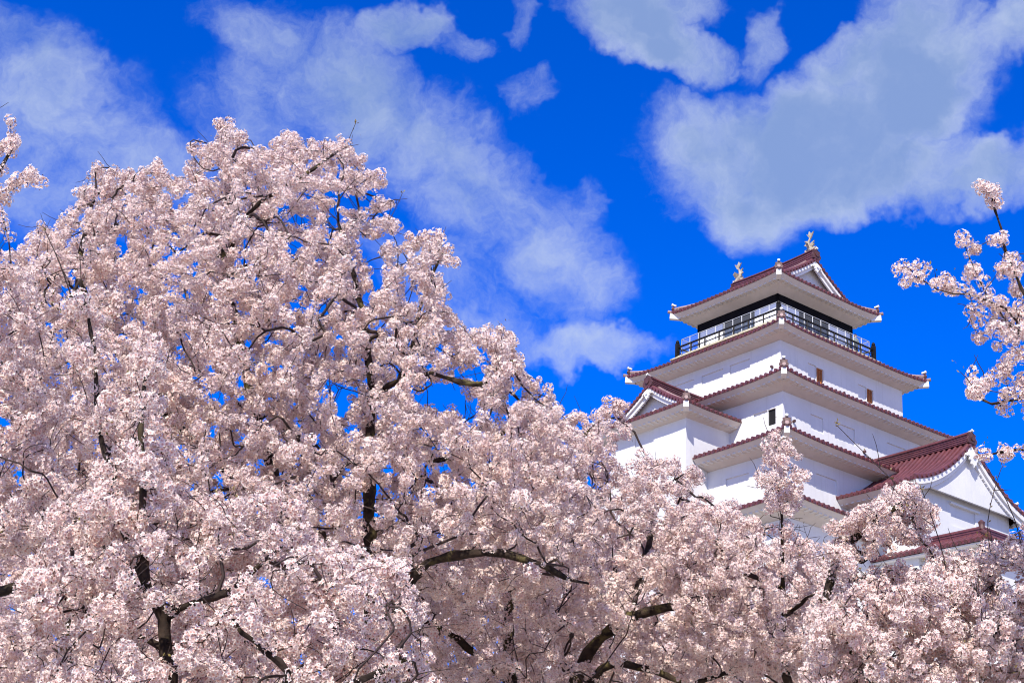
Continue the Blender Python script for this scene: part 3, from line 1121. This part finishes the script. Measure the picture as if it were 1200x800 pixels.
#        centre               petal base           petal tip            bud scale
PAL = np.array([(0.56, 0.22, 0.18), (0.93, 0.878, 0.815), (0.942, 0.92, 0.865), (0.13, 0.035, 0.025)])
PINK = np.array((0.94, 0.81, 0.745))


def blossom_mesh(name, pos, rad, lod, parent, rng, pinkness=0.0):
    n = len(pos)
    VV, FF, CC = [], [], []
    off = 0
    which = rng.integers(0, len(BALLS[lod]), n)
    q = rng.normal(0, 1, (n, 4))
    q /= np.linalg.norm(q, axis=1)[:, None]
    w, x, y, z = q.T
    ROT = np.stack([1 - 2 * (y * y + z * z), 2 * (x * y - z * w), 2 * (x * z + y * w), 2 * (x * y + z * w), 1 - 2 * (x * x + z * z), 2 * (y * z - x * w),
                    2 * (x * z - y * w), 2 * (y * z + x * w), 1 - 2 * (x * x + y * y)], -1).reshape(n, 3, 3)
    age = np.clip(rng.normal(pinkness, 0.25, n), -0.4, 1)
    for t, (bv, bk, bf, bt) in enumerate(BALLS[lod]):
        idx = np.nonzero(which == t)[0]
        if not len(idx):
            continue
        m = len(idx)
        squash = 1 + rng.normal(0, .10, (m, 1, 3))
        v = np.einsum('nij,vj->nvi', ROT[idx], bv) * squash * rad[idx][:, None, None] + pos[idx][:, None, :]
        base = PAL[bk][None].repeat(m, 0)
        amt = np.clip(0.28 * bt[None, :] * 0.5 + age[idx][:, None], 0, 1)[..., None] * (bk != 3)[None, :, None]
        base = base * (1 - amt) + PINK * amt * (base / PAL[2])
        base = base * (1 + rng.normal(0, .03, (m, 1, 1)))
        c = np.ones(v.shape[:2] + (4,), np.float32)
        c[..., :3] = np.clip(base, 0.0, 0.95)
        f = bf[None] + (np.arange(m) * len(bv))[:, None, None] + off
        off += m * len(bv)
        VV.append(v.reshape(-1, 3))
        CC.append(c.reshape(-1, 4))
        FF.append(f.reshape(-1, 4))
    V = np.concatenate(VV).astype(np.float32)
    F = np.concatenate(FF).astype(np.int32)
    me = bpy.data.meshes.new(name)
    me.vertices.add(len(V))
    me.vertices.foreach_set("co", V.ravel())
    me.loops.add(F.size)
    me.loops.foreach_set("vertex_index", F.ravel())
    me.polygons.add(len(F))
    me.polygons.foreach_set("loop_start", np.arange(0, F.size, 4, dtype=np.int32))
    me.update(calc_edges=True)
    a = me.color_attributes.new("tint", 'FLOAT_COLOR', 'POINT')
    a.data.foreach_set("color", np.concatenate(CC).ravel())
    return link(name, me, PETAL, parent)


def inside(poly, P):
    x, y = P[:, 0], P[:, 1]
    r = np.zeros(len(P), bool)
    j = len(poly) - 1
    for i in range(len(poly)):
        (xi, yi), (xj, yj) = poly[i], poly[j]
        c = ((yi > y) != (yj > y)) & (x < (xj - xi) * (y - yi) / (yj - yi + 1e-9) + xi)
        r ^= c
        j = i
    return r


def edge_dist(poly, P):
    d = np.full(len(P), 1e9)
    for i in range(len(poly)):
        a, b = np.array(poly[i], float), np.array(poly[(i + 1) % len(poly)], float)
        ab = b - a
        t = np.clip(((P - a) @ ab) / (ab @ ab + 1e-9), 0, 1)
        d = np.minimum(d, np.linalg.norm(P - (a + t[:, None] * ab), axis=1))
    return d


class Tree:
    def __init__(s, seed, Y, step=0.13):
        s.rng = np.random.default_rng(seed)
        s.Y, s.step = Y, step
        s.pos, s.par, s.dir, s.fix, s.child = [], [], [], [], []
        s.chains = []
        s.bare = set()
        s.twigs = []

    def node(s, p, par, d, r=0.0):
        s.pos.append(np.array(p, float))
        s.par.append(par)
        s.dir.append(np.array(d, float))
        s.fix.append(r)
        return len(s.pos) - 1

    def limb(s, pts, radii, wob=0.02):
        """pts: (px, py, Y) spots or 3D points; first spot joins the nearest limb point if the tree already has limbs."""
        P = [at(*p) if (abs(p[0]) > 60 or abs(p[1]) > 90) else np.array(p, float) for p in pts]
        n = len(P)
        start = -1
        if s.pos:
            A = np.array(s.pos)
            start = int(np.argmin(np.linalg.norm(A - P[0], axis=1)))
            P[0] = A[start]
        chain = [start] if start >= 0 else []
        last = start
        ext = [2 * P[0] - P[1]] + P + [2 * P[-1] - P[-2]]
        wv = s.rng.normal(0, 1, 3)
        for i in range(n - 1):
            a, b, c, d = ext[i:i + 4]
            L = np.linalg.norm(c - b)
            m = max(2, int(L / s.step))
            for k in range(0 if (i == 0 and start < 0) else 1, m + 1):
                t = k / m
                q = 0.5 * (2 * b + (c - a) * t + (2 * a - 5 * b + 4 * c - d) * t * t + (3 * b - a - 3 * c + d) * t ** 3)
                wv = wv * 0.8 + s.rng.normal(0, 1, 3) * 0.45
                r = radii[i] + (radii[i + 1] - radii[i]) * t
                q = q + wv * wob * min(1, k + i) * (1 - (t if i == n - 2 else 0) * .5)
                dd = q - s.pos[last] if last >= 0 else c - b
                last = s.node(q, last, dd / (np.linalg.norm(dd) + 1e-9), r)
                chain.append(last)
        s.chains.append(chain)
        return last

    def connect(s, A, up=0.12):
        """Grow a curved branch from the nearest suitable point of the tree to each target, nearest targets first."""
        A = np.array(A)
        base = np.array(s.pos)
        order = np.argsort([np.min(np.linalg.norm(base - a, axis=1)) for a in A])
        cap = len(s.pos) + 60000
        POS = np.zeros((cap, 3))
        DIR = np.zeros((cap, 3))
        k = len(s.pos)
        POS[:k] = base
        DIR[:k] = np.array(s.dir)
        for i in order:
            a = A[i] + s.rng.normal(0, .03, 3)
            df = a - POS[:k]
            L = np.linalg.norm(df, axis=1) + 1e-6
            cs = (df * DIR[:k]).sum(1) / L
            j = int(np.argmin(L * (1.8 - 0.8 * cs)))
            L = L[j]
            if L < 0.05:
                continue
            p0 = POS[j]
            ctrl = p0 + DIR[j] * L * 0.27 + np.array((0, 0, up * L))
            m = max(2, int(L / s.step))
            chain = [j]
            last = j
            jit = s.rng.normal(0, 1, 3)
            for q in range(1, m + 1):
                t = q / m
                jit = jit * 0.6 + s.rng.normal(0, 1, 3) * 0.6
                pt = (1 - t) ** 2 * p0 + 2 * t * (1 - t) * ctrl + t * t * a + jit * 0.018
                d = pt - s.pos[last]
                d /= np.linalg.norm(d) + 1e-9
                last = s.node(pt, last, d)
                POS[k] = pt
                DIR[k] = d
                k += 1
                chain.append(last)
            s.chains.append(chain)

    def finish(s, tip=0.0035, power=0.45):
        n = len(s.pos)
        cnt = np.zeros(n)
        kids = np.zeros(n, int)
        for i in range(n):
            if s.par[i] >= 0:
                kids[s.par[i]] += 1
        cnt[kids == 0] = 1
        for i in range(n - 1, -1, -1):
            if s.par[i] >= 0:
                cnt[s.par[i]] += cnt[i]
        s.cnt = cnt
        s.rad = np.maximum(tip * cnt ** power, np.array(s.fix))
        for ch in s.chains:                          # limbs never thinner than what grows out of them further up
            for a, b in zip(ch[::-1][:-1], ch[::-1][1:]):
                if s.fix[b] == 0 and b >= 0:
                    s.rad[b] = max(s.rad[b], s.rad[a] if s.fix[a] == 0 else s.rad[b])

    def twiglets(s, share=0.16):
        n = len(s.pos)
        P = np.array(s.pos)
        for i in range(n):
            if s.cnt[i] > 9 or s.fix[i] > 0.02 or s.rng.random() > share:
                continue
            d = s.rng.normal(0, 1, 3) * 0.8 + s.dir[i] + np.array((0, -0.25, 0.35))
            d /= np.linalg.norm(d)
            L = s.rng.uniform(.12, .34)
            ch, last = [i], i
            for k in range(1, 4):
                d = d + s.rng.normal(0, .22, 3)
                d /= np.linalg.norm(d)
                last = s.node(s.pos[last] + d * L / 3, last, d)
                ch.append(last)
            s.chains.append(ch)
            s.twigs.append(len(s.chains) - 1)
        m = len(s.pos) - n
        s.cnt = np.concatenate([s.cnt, np.ones(m)])
        s.rad = np.concatenate([s.rad, np.tile([.0042, .0034, .0024], m // 3)])

    def wood(s, parent, bark, thick=0.03):
        P = np.array(s.pos)
        big = [s.fix[c[-1]] > 0 and max(s.fix[i] for i in c) > thick for c in s.chains]
        owner, sub = {}, {}
        for ci, ch in enumerate(s.chains):          # which limb or which branch system each chain belongs to
            first = ch[0] if ch[0] in owner and ci else -1
            if big[ci]:
                key = -1
            else:
                k = owner.get(first, -1) if ci else -1
                key = ci if k == -1 else k
            sub.setdefault(key, []).append(ci)
            for i in ch[1 if ci else 0:]:
                owner[i] = key
        keys = sorted((k for k in sub if k != -1), key=lambda k: -sum(len(s.chains[c]) for c in sub[k]))
        jobs = [("trunk", sub.get(-1, []), bark, False)] + [("branch", sub[k], TWIG, False) for k in keys[:95]]
        rest = [c for k in keys[95:] for c in sub[k]]
        jobs.append(("small_branches", rest, TWIG, True))
        for nm, cs, mat, stuff in jobs:
            m = MB()
            for ci in cs:
                ch = s.chains[ci]
                rr = [s.rad[i] for i in ch]
                if ci:
                    rr[0] = min(rr[0], rr[1] * 1.25)
                if nm == "trunk":
                    rr = [r * (1 + 0.10 * math.sin(q * 1.7 + ci)) * s.rng.uniform(.93, 1.08) for q, r in enumerate(rr)]
                m.tube([P[i] for i in ch], rr, 9 if nm == "trunk" else (5 if max(rr) > 0.012 else 3), False, up=(0.31, 0.45, 0.84))
            if m.v:
                me = bpy.data.meshes.new(nm)
                if nm == "trunk":                   # knobbly bark
                    m.v = [tuple(np.array(v) + s.rng.normal(0, .0055, 3)) for v in m.v]
                me.from_pydata(m.v, [], m.f)
                o = link(nm, me, mat, parent, True)
                if stuff:
                    o['kind'] = 'stuff'

    def blossoms(s, rad=0.066, spacing=0.095, maxcnt=5, prob=0.9, poly=None, gaps=(), margin=10, bald=0.06, tuft=0.5):
        """Blossom balls along the thin outer wood."""
        P = np.array(s.pos)
        out = []
        carry = 0.0
        for ci, ch in enumerate(s.chains):
            if ci in s.bare:
                continue
            skip = s.rng.random() < bald
            for a, b in zip(ch[:-1], ch[1:]):
                if b < 0 or (s.cnt[b] > maxcnt and s.fix[b] == 0) or s.fix[b] > 0.016:
                    continue
                L = np.linalg.norm(P[b] - P[a])
                pr = prob * (0.35 if skip else 1.0) * (1.0 if s.cnt[b] <= 2 else 0.75)
                carry += L / spacing
                while carry >= 1:
                    carry -= 1
                    if s.rng.random() < pr:
                        c = P[a] + (P[b] - P[a]) * s.rng.random()
                        o = s.rng.normal(0, 1, 3)
                        o /= np.linalg.norm(o)
                        o[2] = o[2] * 0.8 + 0.10
                        out.append(c + o * rad * s.rng.uniform(.15, .65))
                        if s.rng.random() < tuft:
                            o2 = s.rng.normal(0, 1, 3)
                            o2 /= np.linalg.norm(o2)
                            out.append(out[-1] + o2 * rad * 1.15)
            if s.cnt[ch[-1]] == 1 and not skip:
                for _ in range(2):
                    out.append(P[ch[-1]] + s.rng.normal(0, rad * .45, 3))
        out = np.array(out)
        if poly is not None and len(out):
            q = px_of(out)
            keep_ = inside(poly, q) | (edge_dist(poly, q) < margin)
            for gx, gy, gr, gs in gaps:
                dd = np.hypot((q[:, 0] - gx) / gr, (q[:, 1] - gy) / gs)
                keep_ &= ~(dd < 1 + s.rng.normal(0, .12, len(q)))
            out = out[keep_]
        r = rad * np.clip(s.rng.normal(1, .24, len(out)), .5, 1.55)
        return out, r


def crown_targets(rng, poly, Y, thick, n, gaps=(), core=120.0):
    """Random spots through the volume of a crown whose side view is the outline poly."""
    P = np.array(poly, float)
    lo, hi = P.min(0), P.max(0)
    out = []
    while len(out) < n:
        q = rng.uniform(lo, hi, (n, 2))
        q = q[inside(poly, q)]
        ed = edge_dist(poly, q)
        for (x, y), e in zip(q, ed):
            if any(((x - gx) / gr) ** 2 + ((y - gy) / gs) ** 2 < 1 for gx, gy, gr, gs in gaps):
                continue
            w = thick * math.sqrt(max(0.06, 1 - (1 - min(1, e / core)) ** 2))
            out.append(at(x, y, Y + w * float(np.clip(rng.normal(0, .55), -1, 1))))
    return np.array(out[:n])


def leaf_mesh(parent, spots, rng, size=0.03, name="young_leaves"):
    m = MB()
    for p in spots:
        d = rng.normal(0, 1, 3)
        d[2] = abs(d[2]) + .3
        d /= np.linalg.norm(d)
        x = np.cross(d, rng.normal(0, 1, 3))
        x /= np.linalg.norm(x)
        L = size * rng.uniform(.7, 1.4)
        m.add([p, p + d * L * .5 + x * L * .22, p + d * L, p + d * L * .5 - x * L * .22], [(0, 1, 2, 3)])
    me = bpy.data.meshes.new(name)
    me.from_pydata(m.v, [], m.f)
    return link(name, me, LEAF, parent)


def ground_spot(px, Y):
    p = at(px, 800, Y)
    return (float(p[0]), Y, -0.05)


COUNT = 0


def cherry(seed, label, Y, limbs, crown, n, thick, gaps=(), rad=0.066, spacing=0.095, maxcnt=5, prob=0.9, lod=0, bark=None, pink=0.0, bare=(), core=120.0,
           leaves=60, margin=10, step=0.13, tuft=0.22, bald=0.08, tip=0.0038, group='cherry trees in full blossom'):
    global COUNT
    t = Tree(seed, Y, step)
    for pts, rr in limbs:
        t.limb(pts, rr, 0.022)
    for poly, k in (crown if isinstance(crown[0][0], list) else [(crown, n)]):
        t.connect(crown_targets(t.rng, poly, Y, thick, k, gaps, core))
    for pts, rr in bare:
        t.bare.add(len(t.chains))
        t.limb(pts, rr, 0.006)
    t.finish(tip)
    base = t.pos[0]
    root = thing("cherry_tree", label, "cherry tree", (base[0], base[1], 0), 0, group)
    polys = [c[0] for c in crown] if isinstance(crown[0][0], list) else [crown]
    pos, r = t.blossoms(rad, spacing, maxcnt, prob, None, (), margin, bald, tuft)
    q = px_of(pos)
    ok = np.zeros(len(q), bool)
    for pl in polys:
        ok |= inside(pl, q) | (edge_dist(pl, q) < margin)
    for gx, gy, gr, gs in gaps:
        ok &= ~(np.hypot((q[:, 0] - gx) / gr, (q[:, 1] - gy) / gs) < 1 + t.rng.normal(0, .15, len(q)))
    pos, r = pos[ok], r[ok]
    if lod == 0 and leaves:
        t.twiglets()
    off = np.array((base[0], base[1], 0))
    t.pos = [p - off for p in t.pos]
    t.wood(root, bark or BARK)
    cr = blossom_mesh("crown", pos - off, r, lod, root, t.rng, pink)
    tips = [np.array(t.pos[t.chains[c][-1]]) for c in t.twigs]
    if leaves and tips:
        t.rng.shuffle(tips)
        sp = []
        for p in tips[:leaves]:
            for _ in range(4):
                sp.append(p + t.rng.normal(0, 0.04, 3) + (0, 0, 0.03))
        leaf_mesh(root, sp, t.rng)
    for bi in t.bare:
        sp = []
        for k in t.chains[bi][1:]:
            if t.rng.random() < 0.75:
                sp += [np.array(t.pos[k]) + t.rng.normal(0, .008, 3) for _ in range(2)]
        sp += [np.array(t.pos[t.chains[bi][-1]]) + t.rng.normal(0, .012, 3) for _ in range(7)]
        leaf_mesh(root, sp, t.rng, 0.028, "bud_leaves")
    COUNT += len(pos)
    print(label[:40], "nodes", len(t.pos), "balls", len(pos))
    return root


# --- the big tree whose crown fills the left half
MAIN_POLY = [(10, 300), (48, 268), (75, 262), (88, 226), (118, 200), (150, 208), (188, 198), (216, 208), (240, 196), (214, 176), (222, 164), (246, 172), (256, 142), (272, 146), (284, 162), (306, 172), (330, 160), (352, 158),
             (374, 168), (404, 160), (420, 186), (438, 198), (452, 216), (440, 222), (424, 214), (428, 228), (468, 240), (462, 262), (474, 292), (498, 268), (516, 276), (540, 298), (528, 318), (518, 345), (532, 372), (556, 380), (600, 386), (604, 412), (624, 440), (650, 470),
             (668, 500), (690, 560), (700, 620), (650, 690), (540, 700), (430, 690), (300, 680), (120, 640), (20, 560)]
MAIN_GAPS = [(352, 258, 18, 9), (332, 243, 12, 6), (392, 256, 14, 9), (346, 290, 10, 14), (440, 300, 12, 16), (430, 350, 8, 12), (518, 464, 32, 17), (552, 440, 20, 9), (548, 486, 12, 14), (402, 468, 12, 22), (385, 452, 9, 10), (372, 520, 9, 8), (456, 452, 9, 7),
             (140, 300, 7, 5), (252, 464, 8, 6), (478, 345, 8, 6), (500, 545, 8, 5), (225, 262, 4, 4), (520, 520, 6, 5), (288, 260, 4, 4), (414, 240, 22, 9), (466, 280, 9, 10), (512, 314, 12, 9), (386, 264, 12, 6), (395, 228, 9, 5), (446, 330, 8, 14), (470, 440, 10, 8), (350, 350, 5, 5), (470, 305, 10, 10), (316, 392, 5, 4), (455, 520, 6, 5)]
cherry(3, "large pale pink cherry tree filling the left half with a mossy upright trunk", 16.0, [
    ([ground_spot(470, 16.4), (462, 1050, 16.4), (440, 830, 16.2), (434, 700, 16.0), (431, 600, 15.9), (434, 520, 15.9), (430, 430, 15.9), (420, 345, 15.8), (398, 262, 15.8)], [.20, .16, .10, .07, .066, .062, .05, .035, .015]),
    ([(462, 1050, 16.4), (450, 880, 16.2), (452, 740, 15.6), (488, 668, 15.0), (530, 650, 14.9), (570, 645, 14.9), (610, 656, 14.9), (652, 673, 15.0), (690, 684, 15.2)], [.12, .09, .07, .052, .047, .043, .038, .026, .010]),
    ([(440, 830, 16.2), (380, 700, 16.6), (320, 560, 16.9), (290, 440, 16.8), (266, 330, 16.2), (266, 245, 15.8), (262, 175, 15.6)], [.09, .075, .06, .045, .032, .022, .01]),
    ([(350, 630, 16.8), (230, 520, 17.0), (150, 430, 16.6), (95, 330, 16.0), (110, 230, 15.8)], [.06, .05, .035, .02, .01]),
    ([(433, 470, 15.9), (466, 446, 15.4), (505, 437, 15.2), (556, 450, 15.2), (604, 430, 15.3)], [.04, .036, .03, .022, .01]),
    ([(432, 540, 15.9), (480, 420, 16.3), (500, 340, 16.4), (520, 296, 16.4)], [.04, .03, .02, .01]),
    ([(266, 320, 16.0), (290, 252, 15.4), (345, 213, 14.9), (408, 172, 14.9)], [.03, .026, .02, .009]),
    ([(434, 520, 15.9), (520, 540, 16.5), (600, 500, 16.6), (640, 470, 16.6)], [.04, .03, .02, .01]),
], MAIN_POLY, 5200, 2.6, MAIN_GAPS + [(433, 610, 8, 52), (432, 440, 6, 26), (565, 657, 80, 11)], bark=BARK_MOSS, rad=0.053, spacing=0.078, leaves=160, core=110, bare=[
        ([(404, 176, 14.9), (410, 160, 14.9), (417, 144, 14.9)], [.005, .004, .003]),
        ([(456, 262, 15.4), (464, 244, 15.4), (472, 226, 15.4)], [.005, .004, .003]),
        ([(84, 352, 13.6), (70, 310, 13.6), (52, 270, 13.6)], [.010, .008, .005]),
        ([(97, 372, 13.6), (95, 335, 13.6), (93, 300, 13.6)], [.009, .007, .005]),
        ([(565, 470, 15.2), (580, 440, 15.2), (600, 424, 15.2)], [.006, .005, .003]),
    ])

# --- tree reaching in from the left edge
cherry(5, "cherry tree leaning in over the left edge with one thick dark bare limb", 12.0, [
    ([ground_spot(-170, 12.2), (-160, 900, 12.2), (-130, 740, 12.2), (-60, 700, 12.0), (0, 688, 11.8), (60, 672, 11.7), (122, 640, 11.7)], [.17, .13, .10, .06, .05, .045, .03]),
    ([(-160, 900, 12.2), (-110, 600, 12.2), (-70, 400, 12.0), (-30, 250, 12.0), (12, 180, 12.0)], [.12, .07, .05, .03, .01]),
    ([(-30, 250, 12.0), (8, 226, 11.9), (40, 212, 11.9)], [.012, .009, .005]),
], [([(-60, 130), (4, 132), (14, 150), (26, 168), (22, 205), (52, 206), (52, 222), (28, 226), (8, 236), (0, 262), (26, 262), (14, 300), (-60, 300)], 24),
    ([(-80, 300), (20, 300), (60, 400), (70, 520), (110, 600), (60, 640), (-80, 660)], 560)], 0, 1.2, [(12, 226, 10, 8)], rad=0.052, spacing=0.08, leaves=12, core=60, pink=0.03)

# --- small nearer tree with upright blossom columns
cherry(8, "small nearer cherry tree with a thin dark trunk and upright blossom columns, lower left", 10.5, [
    ([ground_spot(205, 10.6), (200, 1000, 10.6), (196, 820, 10.5), (187, 725, 10.5), (172, 690, 10.4), (166, 640, 10.4), (168, 560, 10.3), (165, 480, 10.3), (172, 425, 10.3)], [.075, .065, .052, .042, .034, .028, .022, .016, .008]),
    ([(187, 725, 10.5), (215, 712, 10.4), (250, 700, 10.2), (282, 678, 10.2), (330, 640, 10.2)], [.026, .02, .016, .012, .008]),
    ([(172, 690, 10.4), (140, 600, 10.4), (122, 500, 10.4), (112, 430, 10.4), (98, 352, 10.4)], [.028, .022, .018, .014, .008]),
    ([(200, 890, 10.5), (300, 850, 10.0), (346, 796, 9.9), (314, 766, 9.9), (286, 740, 9.9), (266, 716, 9.9)], [.04, .034, .024, .019, .015, .007]),
    ([(190, 760, 10.5), (110, 720, 10.6), (60, 690, 10.6)], [.022, .016, .008]),
    ([(200, 870, 10.5), (320, 830, 9.8), (420, 800, 9.8), (480, 770, 9.8)], [.03, .024, .018, .01]),
], [([(84, 350), (96, 338), (112, 370), (124, 430), (140, 520), (150, 600), (120, 600), (104, 520), (90, 430)], 46),
    ([(150, 420), (176, 402), (196, 440), (204, 540), (214, 640), (150, 640), (142, 540)], 80),
    ([(60, 590), (150, 560), (260, 590), (330, 590), (400, 650), (470, 660), (492, 720), (500, 830), (60, 830), (20, 700)], 800)], 0, 0.8,
    [(170, 668, 16, 18), (186, 740, 16, 34), (250, 700, 26, 8), (110, 760, 20, 30)], rad=0.052, spacing=0.085, leaves=40, core=60, pink=0.02)

# --- tree in the lower middle, in front of the keep
MID_POLY = [(430, 830), (440, 700), (520, 640), (560, 570), (620, 510), (655, 482), (690, 488), (706, 470), (736, 474), (746, 492), (726, 520), (720, 545), (760, 528), (800, 548), (828, 556), (800, 575), (860, 590), (900, 622), (950, 650), (1000, 700), (1010, 830)]
cherry(13, "broad cherry tree in the lower middle with thick forked mossy limbs under the keep", 20.0, [
    ([ground_spot(640, 20.5), (640, 1050, 20.4), (660, 860, 20.0), (690, 768, 19.4), (735, 728, 19.0), (790, 710, 18.8), (850, 690, 18.8), (900, 650, 18.9)], [.22, .19, .12, .08, .066, .055, .04, .016]),
    ([(660, 860, 20.0), (705, 785, 18.9), (760, 786, 18.6), (810, 800, 18.5), (880, 780, 18.5)], [.08, .055, .042, .034, .016]),
    ([(640, 1050, 20.4), (600, 800, 20.6), (600, 660, 20.6), (640, 560, 20.6), (690, 505, 20.6)], [.13, .09, .07, .04, .015]),
    ([(735, 728, 19.0), (760, 640, 19.6), (770, 580, 19.8), (800, 555, 19.8)], [.05, .04, .025, .01]),
    ([(600, 800, 20.6), (520, 740, 20.2), (470, 720, 20.2)], [.06, .04, .02]),
], MID_POLY, 2700, 2.8, [(708, 752, 14, 10), (752, 718, 14, 6), (746, 786, 18, 5), (946, 610, 26, 18), (1048, 660, 36, 16)], bark=BARK_MOSS, rad=0.058, spacing=0.085, leaves=60, core=110)

# --- upright shoot in front of the keep
cherry(17, "slim cherry tree ending in one tall upright spire of blossom before the keep", 17.0, [
    ([ground_spot(930, 18.2), (930, 1050, 18.2), (926, 850, 18.0), (917, 720, 17.6), (915, 650, 17.1), (913, 560, 17.0), (908, 512, 17.0)], [.07, .06, .045, .03, .02, .014, .006]),
    ([(916, 720, 17.0), (860, 660, 17.2), (820, 600, 17.3)], [.02, .015, .008]),
    ([(916, 740, 17.0), (960, 690, 16.8), (985, 650, 16.8)], [.02, .015, .008]),
], [([(900, 512), (912, 498), (922, 512), (936, 545), (940, 570), (926, 600), (916, 640), (900, 600), (884, 560), (886, 530)], 64),
    ([(780, 600), (830, 590), (880, 610), (940, 625), (990, 660), (1000, 720), (960, 780), (800, 760), (770, 660)], 520)], 0, 0.9,
    [(914, 620, 5, 30), (950, 612, 26, 18), (1060, 654, 26, 11)], rad=0.054, spacing=0.082, leaves=30, core=70, pink=0.03)

# --- tree in the lower right corner
cherry(19, "cherry tree in the lower right corner with budding green twigs above its blossoms", 13.0, [
    ([ground_spot(1100, 13.2), (1100, 1050, 13.2), (1092, 870, 13.2), (1030, 800, 13.3), (975, 720, 13.3), (982, 660, 13.2), (1024, 616, 13.0), (1060, 590, 12.9)], [.09, .075, .04, .022, .016, .012, .009, .005]),
    ([(1092, 870, 13.0), (1140, 770, 13.4), (1160, 710, 13.2), (1166, 650, 12.9)], [.035, .02, .012, .005]),
    ([(1092, 870, 13.0), (1010, 790, 13.0), (985, 730, 13.0), (960, 700, 13.0)], [.035, .025, .016, .008]),
    ([(1140, 760, 12.7), (1190, 700, 12.6), (1225, 640, 12.6), (1240, 600, 12.6)], [.03, .022, .015, .008]),
], [([(976, 625), (1000, 606), (1024, 584), (1046, 570), (1072, 572), (1090, 590), (1094, 612), (1070, 632), (1030, 640), (1000, 670), (970, 670)], 150),
    ([(985, 690), (1040, 668), (1090, 648), (1130, 660), (1160, 640), (1190, 630), (1235, 610), (1240, 830), (940, 830), (950, 720)], 1200)], 0, 1.0,
    [(1064, 653, 24, 10), (1184, 676, 15, 16), (1144, 630, 30, 11)], rad=0.052, spacing=0.08, leaves=80, core=70, bare=[
        ([(1044, 572, 12.9), (1030, 548, 12.9), (1008, 526, 12.9), (980, 498, 12.9)], [.006, .005, .004, .003]),
        ([(1120, 720, 12.7), (1108, 660, 12.7), (1096, 616, 12.7), (1080, 572, 12.7)], [.008, .006, .005, .004]),
        ([(1166, 660, 12.6), (1158, 610, 12.6), (1170, 560, 12.6), (1176, 545, 12.6)], [.006, .005, .004, .003]),
        ([(1200, 690, 12.6), (1190, 610, 12.6), (1170, 570, 12.6), (1150, 536, 12.6)], [.006, .005, .004, .003]),
        ([(1070, 740, 12.9), (1030, 690, 12.9), (1008, 668, 12.9)], [.006, .005, .003]),
    ])

# --- branches entering at the right edge
cherry(23, "cherry tree leaning in over the right edge with loose blossoming branches against the sky", 11.0, [
    ([ground_spot(1380, 11.2), (1380, 1000, 11.2), (1350, 760, 11.2), (1300, 600, 11.1), (1260, 480, 11.0), (1230, 430, 11.0)], [.15, .13, .09, .06, .035, .02]),
    ([(1230, 430, 11.0), (1192, 395, 11.0), (1170, 368, 11.0), (1146, 332, 11.0), (1128, 282, 11.0)], [.012, .010, .008, .006, .004]),
    ([(1192, 395, 11.0), (1180, 366, 10.9), (1140, 350, 10.9), (1102, 342, 10.9), (1068, 316, 10.9)], [.008, .006, .005, .004, .003]),
    ([(1260, 480, 11.0), (1215, 380, 11.0), (1188, 322, 11.0), (1172, 272, 11.0), (1160, 226, 11.0)], [.016, .012, .009, .006, .003]),
    ([(1260, 480, 11.0), (1200, 462, 11.0), (1160, 470, 11.0), (1134, 458, 11.0)], [.012, .009, .006, .004]),
    ([(1300, 600, 11.1), (1240, 545, 11.0), (1196, 528, 11.0), (1150, 534, 11.0)], [.014, .010, .007, .003]),
], [([(1172, 300), (1190, 280), (1230, 290), (1230, 440), (1180, 450), (1150, 410), (1126, 378), (1136, 362), (1166, 370), (1150, 330), (1164, 330)], 46),
    ([(1132, 448), (1150, 442), (1178, 456), (1230, 440), (1230, 500), (1196, 478), (1140, 478)], 24),
    ([(1056, 306), (1080, 306), (1086, 328), (1062, 330)], 3), ([(1090, 330), (1130, 338), (1130, 356), (1092, 352)], 3), ([(1150, 220), (1172, 220), (1182, 290), (1164, 290)], 5), ([(1118, 272), (1140, 272), (1156, 326), (1136, 334)], 5),
    ([(1172, 536), (1184, 516), (1230, 500), (1230, 560), (1190, 552)], 9)], 0, 0.5, [], rad=0.050, spacing=0.095, leaves=10, core=50, tuft=0.22, bald=0.02, prob=0.85, margin=22, maxcnt=9)

# --- trees farther back that close the view between the nearer crowns
for k, (label, px, Y, poly, n, limbs) in enumerate([
    ("distant pale cherry tree seen under the left limb, lower left", 120, 30.0, [(-60, 580), (60, 560), (200, 600), (340, 600), (430, 640), (430, 850), (-60, 850)], 1700,
     [((110, 1000), (90, 800), (70, 660)), ((110, 1000), (200, 790), (260, 690))]),
    ("faint far cherry tree closing the lower left corner behind all others", 10, 38.0, [(-90, 560), (120, 600), (280, 620), (360, 850), (-90, 850)], 2300,
     [((0, 1000), (-20, 800), (-30, 680)), ((0, 1000), (90, 800), (150, 700))]),
    ("distant cherry tree behind the curved middle limb", 560, 34.0, [(420, 620), (500, 600), (600, 590), (680, 600), (740, 640), (740, 850), (420, 850)], 1900,
     [((560, 1000), (540, 780), (500, 700)), ((560, 1000), (620, 780), (660, 700))]),
    ("distant cherry tree below the keep, between the forked limbs and the right corner", 900, 32.0, [(740, 690), (820, 660), (920, 680), (1010, 720), (1080, 760), (1080, 850), (740, 850)], 900,
     [((900, 1000), (860, 820), (820, 740)), ((900, 1000), (960, 820), (1000, 770))]),
]):
    L = [([ground_spot(px, Y), (px, 1050, Y)] + [(limbs[0][i][0], limbs[0][i][1], Y) for i in range(3)], [.2, .17, .14, .08, .03])]
    L += [([(l[0][0], l[0][1], Y), (l[1][0], l[1][1], Y + .6), (l[2][0], l[2][1], Y + .8)], [.12, .07, .03]) for l in limbs[1:]]
    cherry(31 + k, label, Y, L, poly, n, 2.6, rad=0.088 if Y < 36 else 0.13, spacing=0.13 if Y < 36 else 0.15, lod=0, leaves=0, core=80, step=0.2, tip=0.005)
print("blossom balls", COUNT)
